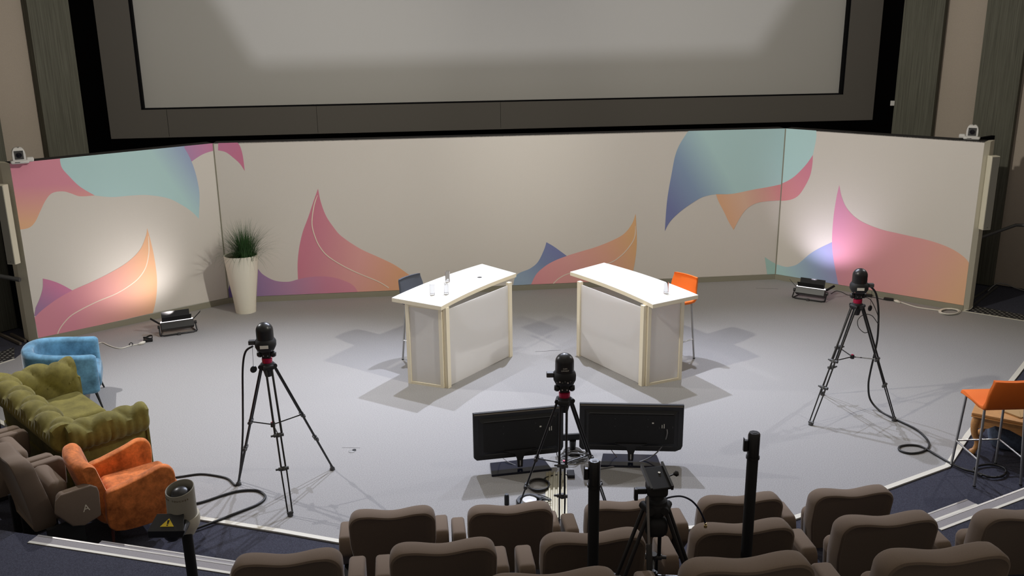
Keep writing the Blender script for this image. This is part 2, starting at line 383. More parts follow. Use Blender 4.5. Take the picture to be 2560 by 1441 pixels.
# ------------------------------------------------------------------ backdrop
PINK = (0.70, 0.20, 0.30); ORAN = (0.80, 0.37, 0.15); TEAL = (0.36, 0.62, 0.64); BLUE = (0.165, 0.20, 0.46); PURP = (0.36, 0.17, 0.38); DPUR = (0.13, 0.08, 0.33)
MAGE = (0.62, 0.15, 0.34); LILA = (0.45, 0.28, 0.50); PEACH = (0.84, 0.42, 0.26); SALM = (0.76, 0.29, 0.27)
ZB = 2.5
def panel(name, label, p0, p1, bottom, shapes, lines, ret):
    """p0->p1 front face. shapes: (px polygon pieces, (g0, g1), stops)"""
    a = Vector(tuple(p0)[:2]); b = Vector(tuple(p1)[:2]); d = (b - a).normalized(); n = Vector((d.y, -d.x))
    if n.y > 0: n = -n
    t = thing(name, label, 'backdrop', (0, 0, 0), 0)
    th = 0.24
    mb = MB(); a2, b2 = a - n * th, b - n * th
    mb.prism([tuple(a - n * .004), tuple(b - n * .004), tuple(b2), tuple(a2)], 0.0, ZB - .012, 0); mb.build('wall_body', M_body, t)
    mb = MB(); mb.prism([tuple(a + n * .002), tuple(b + n * .002), tuple(b2), tuple(a2)], ZB - .012, ZB, 0); mb.build('top_cap', M_top, t)
    mb = MB(); mb.prism([tuple(a + n * .014), tuple(b + n * .014), tuple(b - n * .004), tuple(a - n * .004)], 0.0, 0.085, 0)
    mb.build('skirting', M_skirt, t)
    pr = MB(); mats = [M_white]
    def P3(px, off): q = atp(px[0], px[1], a + n * off, b + n * off); return q
    def put(poly, off, mi):
        th_ = 0.0012
        front = [q for q in poly]; nn = Vector((n.x, n.y, 0))
        pr.loft([[q - nn * th_ for q in front], front], True, mi, False)
    base = [Vector((a.x, a.y, ZB)), Vector((b.x, b.y, ZB))] + [Vector((a.x + d.x * s, a.y + d.y * s, z)) for s, z in bottom]
    base = [q + Vector((n.x, n.y, 0)) * .002 for q in base]; put(base, 0, 0)
    for i, (pieces, g, stops) in enumerate(shapes):
        off = 0.0026 + i * 0.0006
        pts = []
        for pc in pieces:
            w = [P3(q, off) for q in pc]; w = smoothpts(w, 6) if len(w) > 2 else w
            if pts and (pts[-1] - w[0]).length < 1e-4: w = w[1:]
            pts += w
        if (pts[0] - pts[-1]).length < 1e-4: pts.pop()
        L = (b - a).length
        cl = []
        for q in pts:
            s = (Vector((q.x, q.y)) - a).dot(d); s = min(max(s, 0), L); z = min(q.z, ZB)
            bs = sorted(bottom); zm = bs[0][1]
            for (s0, z0_), (s1, z1_) in zip(bs, bs[1:]):
                if s0 <= s <= s1 and s1 > s0: zm = z0_ + (z1_ - z0_) * (s - s0) / (s1 - s0)
            cl.append(Vector((a.x + d.x * s + n.x * off, a.y + d.y * s + n.y * off, max(z, zm, 0.085))))
        mats.append(gradient_mat('print_ink', P3(g[0], off), P3(g[1], off), stops)); put(cl, off, len(mats) - 1)
    if lines:
        mats.append(M_wline)
        for ln, w in lines:
            off = 0.0026 + len(shapes) * 0.0006 + .0006
            q = smoothpts([P3(p, off) for p in ln], 8); nn = Vector((n.x, n.y, 0)); Lp = []; Rp = []
            for k, p in enumerate(q):
                dd = (q[min(k + 1, len(q) - 1)] - q[max(k - 1, 0)]).normalized(); sd = dd.cross(nn); ww = w * min(1, 0.3 + k / 8)
                Lp.append(p + sd * ww / 2); Rp.append(p - sd * ww / 2)
            pr.add(Lp + Rp, [(k, k + 1, len(q) + k + 1, len(q) + k) for k in range(len(q) - 1)], len(mats) - 1)
    pr.build('printed_fabric', mats, t)
    if ret:
        e = a if ret == 'L' else b; out = -d if ret == 'L' else d
        bk = Vector((-U.x, -U.y)) if 0 else None
        rv = Vector((-.165, .075)) if ret == 'L' else Vector((.095, .02)); mb = MB(); mb.prism([tuple(e + n * .002 + rv * .01), tuple(e + rv), tuple(e + rv - n * th), tuple(e + rv * .01 - n * th)], 0.0, ZB, 0)
        mb.build('end_return', M_cream, t)
    return t, a, b, d, n
def s_of(px, p0, p1):
    q = atp(px[0], px[1], p0, p1); return ((Vector((q.x, q.y)) - Vector(p0)).length, q.z)
sL1 = s_of((97, 848), PL, PJL); sL2 = s_of((455, 774), PL, PJL)
LL = (PJL - PL).length
TL = [(150, 402), (155, 420), (172, 440), (200, 467), (237, 489)]
panel('printed_backdrop', 'left wing of the printed backdrop, teal and pink leaf shapes beside the blue armchair', PL, PJL,
      [(LL, .09), (sL2[0], .10), (s_of((382, 783), PL, PJL)[0], s_of((382, 783), PL, PJL)[1]), (s_of((250, 815), PL, PJL)[0], s_of((250, 815), PL, PJL)[1]), (0, sL1[1])],
      [([[(16, 405), (150, 395)], TL[:0] + [(150, 402), (155, 420), (172, 440), (200, 467), (237, 489)], [(237, 489), (200, 491), (178, 484), (160, 479), (140, 480), (125, 487), (112, 505), (100, 530), (88, 555), (72, 570), (45, 575)]],
        ((70, 410), (80, 560)), [(0, PINK), (.35, PINK), (1, ORAN)]),
       ([[(150, 395), (461, 362)], [(461, 370), (475, 395), (488, 430), (497, 470), (499, 500), (497, 547)], [(497, 547), (480, 530), (455, 513), (420, 496), (370, 488), (330, 489), (280, 493), (237, 489)], [(237, 489), (200, 467), (172, 440), (155, 420), (150, 402)]],
        ((350, 460), (470, 375)), [(0, TEAL), (.45, TEAL), (1, (0.26, 0.34, 0.60))]),
       ([[(461, 360), (548, 350)], [(548, 376), (530, 378), (505, 387), (479, 404)], [(479, 404), (470, 385), (461, 370)]],
        ((470, 385), (545, 365)), [(0, (0.46, 0.20, 0.44)), (1, MAGE)]),
       ([[(107, 697), (125, 701), (150, 710), (182, 727)], [(182, 727), (150, 745), (91, 792)], [(85, 790), (89, 770)], [(89, 770), (100, 745), (107, 720), (107, 697)]],
        ((140, 715), (95, 775)), [(0, MAGE), (1, PURP)]),
       ([[(368, 571), (365, 590), (350, 625), (320, 655), (280, 680), (230, 705), (180, 727), (140, 750), (105, 776), (84, 797)], [(84, 797), (97, 848)], [(97, 848), (250, 815)], [(250, 815), (382, 783)], [(382, 783), (388, 760), (392, 730), (392, 690), (385, 640), (376, 600), (368, 571)]],
        ((110, 810), (385, 740)), [(0, PINK), (.25, PINK), (.6, SALM), (1, ORAN)])],
      [([(371, 590), (372, 609), (372, 634), (365, 667), (350, 692), (329, 711), (292, 734), (242, 755), (200, 776), (175, 792), (156, 813), (146, 830), (144, 840)], .014)], 'L')
cL = (PJR - PJL).length
panel('printed_backdrop', 'long centre wall of the printed backdrop behind the two white desks', PJL, PJR, [(cL, .088), (0, .092)],
      [([[(545, 352), (593, 350)], [(595, 358), (601, 368), (607, 390), (612, 428)], [(612, 428), (600, 410), (585, 396), (565, 381), (545, 376)]],
        ((550, 365), (610, 400)), [(0, MAGE), (1, (0.66, 0.13, 0.28))]),
       ([[(795, 472), (802, 505), (815, 540), (835, 570), (855, 592), (900, 622), (950, 645), (985, 662), (1015, 682), (1036, 700), (1040, 725)], [(1040, 740), (745, 740)], [(745, 699), (744, 660), (748, 620), (757, 580), (770, 545), (785, 500), (795, 472)]],
        ((760, 640), (1000, 700)), [(0, (0.64, 0.15, 0.25)), (.15, (0.66, 0.18, 0.26)), (.55, SALM), (1, (0.76, 0.33, 0.12))]),
       ([[(592, 640), (612, 650), (640, 668), (658, 687), (687, 702), (720, 705), (745, 699), (775, 693), (820, 692), (860, 702), (885, 716), (899, 740)], [(899, 760), (560, 770)], [(560, 770), (571, 724), (592, 640)]],
        ((570, 735), (880, 710)), [(0, DPUR), (.22, (0.30, 0.17, 0.42)), (.5, (0.44, 0.19, 0.38)), (.8, (0.62, 0.17, 0.30)), (1, PINK)]),
       ([[(1366, 606), (1385, 617), (1418, 641)], [(1418, 641), (1385, 653), (1360, 668), (1338, 690), (1320, 730)], [(1320, 735), (1280, 735)], [(1280, 735), (1290, 690), (1325, 672), (1345, 655), (1360, 625), (1366, 606)]],
        ((1375, 620), (1310, 700)), [(0, BLUE), (.4, (0.17, 0.24, 0.46)), (1, (0.25, 0.38, 0.55))]),
       ([[(1589, 535), (1580, 560), (1560, 585), (1530, 602), (1490, 618), (1450, 630), (1415, 641), (1385, 653), (1360, 668), (1338, 690), (1321, 730)], [(1321, 740), (1570, 725)], [(1570, 725), (1580, 690), (1588, 650), (1592, 610), (1591, 570), (1589, 535)]],
        ((1340, 690), (1585, 600)), [(0, (0.76, 0.24, 0.28)), (.35, SALM), (.7, (0.78, 0.33, 0.2)), (1, (0.76, 0.38, 0.10))]),
       ([[(1722, 326), (1700, 360), (1688, 390), (1680, 430), (1668, 500), (1662, 578)], [(1662, 578), (1675, 555), (1700, 530), (1735, 505), (1760, 492), (1790, 486), (1830, 485), (1880, 475), (1925, 467), (1953, 461)], [(1953, 461), (1965, 318)], [(1965, 318), (1722, 326)]],
        ((1675, 520), (1860, 400)), [(0, (0.155, 0.19, 0.44)), (.35, (0.2, 0.32, 0.52)), (.75, TEAL), (1, TEAL)]),
       ([[(1790, 486), (1797, 505), (1810, 530), (1822, 555), (1834, 575)], [(1834, 575), (1850, 545), (1870, 520), (1900, 506), (1953, 501)], [(1953, 501), (1953, 461)], [(1953, 461), (1925, 467), (1880, 475), (1830, 485), (1790, 486)]],
        ((1810, 540), (1950, 480)), [(0, ORAN), (.4, PEACH), (1, (0.72, 0.22, 0.24))]),
       ([[(1912, 643), (1925, 652), (1942, 662)], [(1942, 662), (1940, 700)], [(1940, 700), (1917, 700)], [(1917, 700), (1912, 643)]],
        ((1912, 650), (1940, 690)), [(0, (0.3, 0.55, 0.5)), (1, (0.32, 0.58, 0.53))])],
      [([(794, 488), (785, 515), (780, 560), (789, 596), (802, 621), (820, 641), (852, 662), (892, 682), (945, 704), (972, 720)], .016),
       ([(1589, 565), (1586, 595), (1571, 620), (1551, 641), (1526, 657), (1480, 670), (1423, 684), (1398, 696), (1383, 710)], .016)], None)
rL = (PR - PJR).length
panel('printed_backdrop', 'right wing of the printed backdrop with one large pink to orange leaf', PJR, PR, [(rL, .088), (0, .088)],
      [([[(1963, 318), (2041, 324)], [(2041, 332), (2040, 350), (2032, 388)], [(2032, 388), (2015, 412), (1990, 438), (1970, 452), (1948, 463)]],
        ((1960, 400), (2040, 360)), [(0, TEAL), (1, TEAL)]),
       ([[(2032, 388), (2031, 410), (2025, 440), (2010, 470), (1995, 490), (1975, 500), (1945, 503)], [(1945, 503), (1945, 463)], [(1945, 463), (1970, 452), (1990, 438), (2015, 412), (2032, 388)]],
        ((1960, 485), (2030, 420)), [(0, (0.72, 0.21, 0.25)), (1, (0.70, 0.17, 0.29))]),
       ([[(1935, 659), (1960, 667), (1975, 667), (1995, 660), (2025, 635), (2050, 620), (2082, 605)], [(2082, 605), (2095, 725)], [(2095, 725), (1935, 700)]],
        ((1960, 690), (2085, 650)), [(0, (0.32, 0.56, 0.58)), (.6, (0.26, 0.38, 0.62)), (1, (0.30, 0.30, 0.62))]),
       ([[(2098, 463), (2105, 495), (2120, 525), (2150, 552), (2200, 573), (2250, 585), (2324, 602), (2376, 621), (2410, 643), (2424, 660)], [(2424, 660), (2410, 790)], [(2410, 790), (2095, 725)], [(2095, 708), (2084, 650), (2080, 605), (2083, 550), (2090, 500), (2098, 463)]],
        ((2085, 560), (2400, 720)), [(0, (0.70, 0.22, 0.42)), (.3, (0.72, 0.24, 0.30)), (.65, SALM), (1, (0.78, 0.38, 0.17))])],
      [], 'R')
# dark joints where the three walls meet
for p in (PJL, PJR):
    mb = MB(); q = p - Nn * .006; mb.prism([(q.x - .008, q.y - .006), (q.x + .008, q.y - .006), (q.x + .008, q.y + .006), (q.x - .008, q.y + .006)], .09, ZB - .005); struct(mb.build('trim_9', M_skirt))
# pale floor seam in front of the skirting
def offs(p, q, o): d = (Vector(q) - Vector(p)).normalized(); n = Vector((d.y, -d.x)); return Vector(p) + n * o, Vector(q) + n * o

# unseen mask plate added behind the camera to shape the beam on the screen
a0, a1 = Vector(SF(I0, PD + .13)), Vector(SF(I1, PD + .13))
cor = [atp(592, 196, a0, a1), atp(1930, 160, a0, a1), atp(2037, 0, a0, a1), atp(466, 0, a0, a1)]
cor[2] = cor[1] + (cor[2] - cor[1]) * 2.6; cor[3] = cor[0] + (cor[3] - cor[0]) * 2.6
def on_mask(q, y): f = (y - PROJ.y) / (q.y - PROJ.y); return PROJ + (q - PROJ) * f
inner = [on_mask(q, PROJ.y + .55) for q in cor]; yq = PROJ.y + .55
outer = [Vector((PROJ.x - 1.2, yq, PROJ.z - 1.1)), Vector((PROJ.x + 1.2, yq, PROJ.z - 1.1)), Vector((PROJ.x + 1.2, yq, PROJ.z + 1.1)), Vector((PROJ.x - 1.2, yq, PROJ.z + 1.1))]
mb = MB(); vs = inner + outer; vs2 = [v + Vector((0, .04, 0)) for v in vs]
mb.add(vs + vs2, [(0, 1, 5, 4), (1, 2, 6, 5), (2, 3, 7, 6), (3, 0, 4, 7)] + [(8, 12, 13, 9), (9, 13, 14, 10), (10, 14, 15, 11), (11, 15, 12, 8)] + [(i, 8 + i, 8 + (i + 1) % 4, (i + 1) % 4) for i in range(4)] + [(4 + i, 4 + (i + 1) % 4, 12 + (i + 1) % 4, 12 + i) for i in range(4)])
struct(mb.build('beam_mask', M_black))
# ------------------------------------------------------------------ cameras on top of the wings, column speakers
def ptz(label, pos, rz, sx=1):
    t = thing('remote_camera', label, 'camera', pos, rz, 'white cameras on the backdrop wings')
    mb = MB(); soft_box(mb, (-.11, -.085, 0), (.11, .085, .045), .03); mb.build('base', M_cwhite, t)
    mb = MB(); mb.loft([[(x, -.075 + ins * .5 if y < 0 else .075 - ins * .5, z) for x, y in rrect(.155 - ins, .2, .03)] for ins, z in ((0, .045), (0, .12), (.01, .155), (.03, .185), (.07, .205), (.13, .213))], smooth=True)
    mb.build('hood', M_cwhite, t)
    mb = MB(); mb.box((-.052, -.079, .06), (.052, -.066, .17)); w = mb.build('window', M_dgrey, t)
    mb = MB(); mb.lathe([(.028, 0), (.033, .003), (.033, .02), (.0, .021)], 20, T=TR(0, -.07, .115) @ RX(PI / 2)); l = mb.build('lens', M_lens, w)
    mb = MB(); mb.box((-.06, -.0865, .018), (.0, -.0845, .026)); mb.build('base_slot', M_blkm, t)
    mb = MB(); soft_box(mb, ((.085 if sx > 0 else -.17), -.03, .01), ((.17 if sx > 0 else -.085), .06, .07), .02); mb.build('connector_cover', M_cwhite, t)
    return t
qa = at(50, 409, ZB); ptz('white remote camera on the left end of the backdrop, above the pink print', (qa.x, qa.y, ZB + .003), math.radians(30))
qb = at(2434, 349, ZB); tt = ptz('white remote camera on the right end of the backdrop, above the right wing', (qb.x - .03, qb.y, ZB + .003), math.radians(-28), -1)
def column(label, p, rz, h):
    t = thing('column_speaker', label, 'speaker', p, rz, 'white column speakers at the backdrop ends')
    mb = MB(); mb.box((-.065, -.05, 0), (.065, .05, h)); mb.build('cabinet', M_cream, t, bevel=.008)
    mb = MB(); mb.box((-.054, -.057, .012), (.054, -.049, h - .012)); mb.build('grille', mat('grille_cloth', (.21, .20, .17), .8, noise=.1, nscale=300), t)
    mb = MB(); mb.lathe([(.004, 0), (.004, .004), (0, .005)], 10, T=TR(.0, -.057, .04) @ RX(PI / 2)); mb.build('badge', M_blkm, t)
    mb = MB(); mb.box((-.03, .05, .2), (.03, .075, .25)); mb.build('bracket', M_dgrey, t)
    mb = MB(); mb.box((-.03, .05, h - .3), (.03, .075, h - .25)); mb.build('bracket', M_dgrey, t)
    return t
# right speaker: bottom (2456,574) top (2480,388)
dR_ = (PR - PJR).normalized(); nR = Vector((dR_.y, -dR_.x));
pe = PR + dR_ * .13 - nR * .06
def zat(px, py, x, y):
    best = min(((lambda q: abs((q - EYE).dot(dwn) / (q - EYE).dot(fwd) * F + IH / 2 - py))(Vector((x, y, z / 200))), z / 200) for z in range(0, 1400)); return best[1]
z0_, z1_ = zat(0, 574, pe.x, pe.y), zat(0, 389, pe.x, pe.y)
column('white column speaker on the right end of the backdrop, beside the stair rail', (pe.x, pe.y, z0_), math.radians(10), z1_ - z0_)
dL_ = (PJL - PL).normalized(); nL = Vector((dL_.y, -dL_.x)); pe = PL - dL_ * .14 + nL * .0
z0_, z1_ = zat(0, 660, pe.x, pe.y), zat(0, 462, pe.x, pe.y)
column('white column speaker on the left end of the backdrop, cut by the left picture edge', (pe.x, pe.y, z0_), math.radians(-12), z1_ - z0_)

# ------------------------------------------------------------------ planter
pp = at(609, 787); t = thing('tall_planter', 'tall white tapering planter with a spray of green grass at the backdrop corner', 'planter', (pp.x, pp.y + .14, 0), 0.1)
mb = MB(); HP = 0.9
def sq(w, z, r): return [(x, y, z) for x, y in rrect(w, w * .86, r * w, 6)]
prof = [(.30, 0, .47), (.305, .02, .47), (.34, .2, .47), (.40, .42, .47), (.455, .63, .46), (.49, .81, .45), (.50, .885, .45), (.495, .895, .45), (.475, .89, .45), (.47, .80, .45), (.44, .77, .45)]
mb.loft([sq(w, z, r) for w, z, r in prof], True); mb.build('pot', M_pot, t)
mb = MB(); mb.loft([sq(.45, .77, .45), sq(.445, .84, .45)], True, smooth=False); mb.build('soil', M_soil, t)
mb = MB(); rnd = random.Random(3)
for i in range(1050):
    a = rnd.uniform(0, 2 * PI); r0 = abs(rnd.gauss(0, .085)); lean = min(abs(rnd.gauss(.55, .42)), 1.45); L = rnd.uniform(.34, .66) * (1 - .12 * lean)
    base = Vector((.06 + r0 * math.cos(a), r0 * math.sin(a), .83)); d = Vector((math.cos(a + rnd.uniform(-.4, .4)), math.sin(a + rnd.uniform(-.4, .4)), 0))
    pts = []
    for k in range(6):
        s = k / 5; th = lean * (.45 + .75 * s); 
        q_ = base + d * (L * s * math.sin(th)) + Vector((0, 0, L * s * math.cos(th)))
        pts.append(Vector((max(q_.x, -.33 + .04 * math.sin(i)), min(q_.y, .27 + .04 * math.cos(i)), q_.z)))
    side = d.cross(Vector((0, 0, 1))).normalized(); w = rnd.uniform(.0022, .0042)
    vs = []; 
    for k, p in enumerate(pts):
        ww = w * (1 - k / 5.2); vs += [p - side * ww, p + side * ww]
    mb.add(vs, [(2 * k, 2 * k + 1, 2 * k + 3, 2 * k + 2) for k in range(5)], 0)
o = mb.build('grass_tuft', M_grass, t)

# ------------------------------------------------------------------ floor light panels
def led(label, pos, rz, flip):
    t = thing('floor_light', label, 'stage light', pos, rz, 'black barn-door floor lights')
    T = TR(0, 0, .115) @ RX(math.radians(-30))
    mb = MB(); mb.box((-.225, -.05, -.06), (.225, .06, .045), T=T); mb.build('housing', M_blk, t, bevel=.008)
    mb = MB(); mb.tube([T @ Vector((-.22, -.02, .055)), T @ Vector((.22, -.02, .055))], .015, 12); mb.build('light_tube', M_led, t)
    mb = MB(); mb.box((-.19, .05, .03), (.19, .056, .20), T=T @ RX(0.30)); mb.build('barn_door', M_blkm, t)
    mb = MB(); mb.box((-.20, -.15, .03), (.20, -.06, .035), T=T @ RX(-.5)); mb.build('barn_door', M_blkm, t)
    for s in (-1, 1):
        mb = MB(); mb.box((0, -.05, 0), (.15, .045, .005), T=T @ TR(s * .225, 0, .045) @ RY(-0.7 if s > 0 else -PI + .7)); mb.build('barn_door', M_blkm, t)
    mb = MB(); mb.tube([(-.245, .0, .12), (-.25, -.09, .02), (-.20, -.12, .015), (.20, -.12, .015), (.25, -.09, .02), (.245, .0, .12)], .010, 8); mb.build('yoke', M_blk, t)
    mb = MB(); mb.tube([(-.24, -.10, .012), (-.2, .13, .012), (.2, .13, .012), (.24, -.10, .012)], .009, 8); mb.build('floor_frame', M_blk, t)
    for s in (-1, 1): mb = MB(); mb.lathe([(.024, 0), (.024, .03), (.0, .031)], 12, T=TR(s * .235, 0, .115) @ RY(s * PI / 2)); mb.build('knob', M_blk, t)
    mb = MB(); mb.box((-.02, -.15, 0), (.02, -.11, .03)); mb.build('yoke_clamp', M_dgrey, t)
    return t
aL_ = math.atan2(dL_.y, dL_.x)
pL_ = at(438, 838); led('black floor light with open barn doors at the foot of the left wing', (pL_.x, pL_.y + .12, 0), aL_ - .25, 1)
pR_ = at(2030, 752); led('black floor light with open barn doors at the foot of the right wing', (pR_.x, pR_.y + .1, 0), math.atan2(dR_.y, dR_.x) + .12, 1)
qL = pL_ + Vector((-.05, .12, .30)); tl = atp(330, 690, PL, PJL); lamp('floor_light_beam', 'SPOT', qL, tl, 26, (1, .93, .9), .03, 105, 1.0)
qR = pR_ + Vector((.02, .12, .30)); tr = atp(2085, 560, PJR, PR); lamp('floor_light_beam', 'SPOT', qR, tr, 26, (.93, .85, 1), .03, 105, 1.0)

# ------------------------------------------------------------------ desks
def desk(label, fp, sp, rp, top, seam, grom):
    """fp front post, sp outer side post, rp inner post (world xy); top = outline corner points a b c d"""
    fp, sp, rp = [Vector(tuple(q)[:2]) for q in (fp, sp, rp)]
    t = thing('curved_desk', label, 'desk', (0, 0, 0), 0, 'two white presenter desks'); 
    H = 1.01; TH = .05
    a, b, c, d = [Vector(tuple(q)[:2]) for q in top]
    cen = (a + b + c + d) / 4
    def arc(p, q, bow, n=14):
        dd = (q - p); nn = Vector((-dd.y, dd.x)).normalized(); return [p + dd * (k / n) + nn * bow * 4 * (k / n) * (1 - k / n) for k in range(n + 1)]
    sgn = 1 if (fp - rp).cross(sp - fp) > 0 else -1
    s1 = 1 if Vector((-(c - b).y, (c - b).x)).dot(cen - b) > 0 else -1
    s2 = 1 if Vector((-(a - d).y, (a - d).x)).dot(cen - d) < 0 else -1
    out = arc(b, c, s1 * .05) + arc(d, a, s2 * .06)
    mb = MB(); mb.prism([tuple(q) for q in out], H, H + TH - .003, 1)
    mb.build('table_top', [M_lam, M_edge], t, bevel=.004)
    mb = MB(); mb.prism([tuple(cen + (q - cen) * .999) for q in out], H + TH - .003, H + TH, 0); mb.build('top_laminate', M_lam, t)
    def bar(p, q, z0, z1, w, name, m, off=0):
        dd = (q - p).normalized(); nn = Vector((-dd.y, dd.x)); mb = MB(); mb.prism([tuple(p + nn * (off - w / 2)), tuple(q + nn * (off - w / 2)), tuple(q + nn * (off + w / 2)), tuple(p + nn * (off + w / 2))], z0, z1); return mb.build(name, m, t)
    u1 = (rp - fp).normalized(); u2 = (sp - fp).normalized()
    for p, uu in ((fp, u1), (rp, u1)):
        s = -1 if p is rp else 1
        bar(p + uu * 0, p + uu * .06 * s, 0.0, H, .05, 'post', M_edge)
    bar(sp, sp - u2 * .045, 0, H, .045, 'post', M_edge); bar(fp + u2 * .03, fp + u2 * .07, 0, H, .045, 'post', M_edge)
    bar(fp + u1 * .06, rp - u1 * .06, 0.012, H - .035, .008, 'front_panel', M_frost, 0)
    bar(fp + u2 * .06, sp - u2 * .04, 0.03, H - .01, .008, 'side_panel', M_frost, 0)
    bar(fp + u2 * .06, sp - u2 * .04, 0.0, .03, .04, 'bottom_rail', M_edge)
    bar(fp + u2 * .06, sp - u2 * .04, H - .03, H, .03, 'top_rail', M_edge)
    s0, s1_ = [Vector(tuple(at(q[0], q[1], H + TH))[:2]) for q in seam]
    dd = (s1_ - s0).normalized(); nn = Vector((-dd.y, dd.x)); mb = MB(); mb.prism([tuple(s0 - nn * .0015), tuple(s1_ - nn * .0015), tuple(s1_ + nn * .0015), tuple(s0 + nn * .0015)], H + TH - .001, H + TH + .0005); mb.build('top_joint', mat('joint_grey', (.6, .58, .52), .6), t)
    if grom:
        g = at(grom[0], grom[1], H + TH); mb = MB(); mb.lathe([(.001, H + TH - .001), (.03, H + TH - .001), (.03, H + TH + .002), (.018, H + TH + .003), (0.001, H + TH + .001)], 20, c=(g.x, g.y)); mb.build('cable_grommet', M_dgrey, t)
    # modesty strut inside
    return t
HT = 1.06
desk('white curved desk on the left with three glasses on its top', at(1117, 971), at(1023, 957), at(1278, 890),
     [at(979, 745, HT), at(1103, 767, HT), at(1291, 684, HT), at(1205, 660, HT)], ((1018, 733), (1122, 751)), (1199, 694))
desk('white curved desk on the right with a single glass on its top', at(1608, 966), at(1701, 948), at(1445, 888),
     [at(1746, 738, HT), at(1632, 762, HT), at(1425, 680, HT), at(1510, 657, HT)], ((1625, 745), (1722, 727)), None)
def tumbler(label, px, py):
    p = at(px, py, HT + .001); mb = MB(); mb.lathe([(.0, .0), (.028, .0), (.030, .004), (.030, .14), (.0285, .14), (.028, .02), (.0, .018)], 24)
    t = thing('drinking_glass', label, 'glass', (p.x, p.y, HT + .001), 0, 'clear glasses on the desks'); mb.build('glass_body', M_glass, t)
    return t
tumbler('clear straight glass, leftmost of the three on the left desk', 1081, 738)
tumbler('clear straight glass, middle one of the front pair on the left desk', 1116, 736)
tumbler('clear straight glass standing furthest back on the left desk', 1119, 705)
tumbler('clear straight glass alone on the right desk', 1665, 734)

# ------------------------------------------------------------------ bar stools
def stool(label, pos, rz, mcl, mleg=None):
    """faces +Y; seat 0.80 m, low shell back"""
    mleg = mleg or M_steel
    t = thing('bar_stool', label, 'stool', pos, rz, None)
    # shell: profile swept across the width, seat then back
    prof = [(.22, .775), (.215, .80), (.18, .815), (.0, .80), (-.12, .79), (-.17, .80), (-.20, .84), (-.235, .94), (-.262, 1.03), (-.27, 1.065), (-.262, 1.075)]
    prof2 = [(-.30, 1.07), (-.305, 1.055), (-.27, .92), (-.235, .80), (-.20, .765), (-.12, .755), (.0, .765), (.18, .765), (.215, .762)]
    loop = prof + prof2; mb = MB(); loops = []
    for k, s in enumerate((-1, -.985, -.93, -.5, 0, .5, .93, .985, 1)):
        l = []
        for i, (y, z) in enumerate(loop):
            hw = .225 if z < .85 else .225 - (z - .85) * .16
            ins = {1: .6, .985: .85, .93: 1}.get(abs(s), 1)
            cy, cz = y, z
            if ins < 1:
                j = len(loop) - 1 - i if i < len(loop) else i; yy, zz = loop[(len(loop) - 1 - i) % len(loop)]; cy = y + ((y + yy) / 2 - y) * (1 - ins); cz = z + ((z + zz) / 2 - z) * (1 - ins)
            l.append((s * hw, cy + .03 * abs(s) ** 2 * (z > .85), cz))
        loops.append(l)
    mb.loft(loops, True); mb.build('seat_shell', mcl, t, auto=60)
    f = .222
    tops = {(-1, 1): (-.19, .17), (1, 1): (.19, .17), (-1, -1): (-.19, -.16), (1, -1): (.19, -.16)}
    for (sx, sy), (x, y) in tops.items():
        mb = MB(); mb.tube([(x * .6, y, .765), (x * .9, y, .768), (x, y, .755), (x * 1.01, y * 1.02, .73), (sx * f, sy * f, .0)], .0125, 10); mb.build('leg', mleg, t)
        mb = MB(); mb.lathe([(.015, 0), (.015, .012), (.0, .013)], 10, c=(sx * f, sy * f)); mb.build('foot_cap', M_blkm, t)
    q = [(-.215, .205, .27), (.215, .205, .27), (.215, -.2, .27), (-.215, -.2, .27)]
    for i in range(3 if True else 4):
        a, b = [(q[3], q[0]), (q[0], q[1]), (q[1], q[2])][i]
        mb = MB(); mb.tube([a, b], .009, 8); mb.build('foot_rail', M_chrome, t)
    return t
# near stool: legs measured at the floor
nf = [at(2420, 1215), at(2388, 1158), at(2490, 1160), at(2556, 1221)]
c_ = sum((Vector(q) for q in nf), Vector()) / 4
stool('orange bar stool standing on the dark carpet beside the wooden table', (c_.x, c_.y, 0), math.radians(2), M_ostool)
stool('orange bar stool tucked behind the right white desk', (2.03, 11.42, 0), math.radians(127), M_ostool)
stool('slate blue bar stool tucked behind the left white desk', (-1.12, 11.50, 0), math.radians(-127), M_gstool)

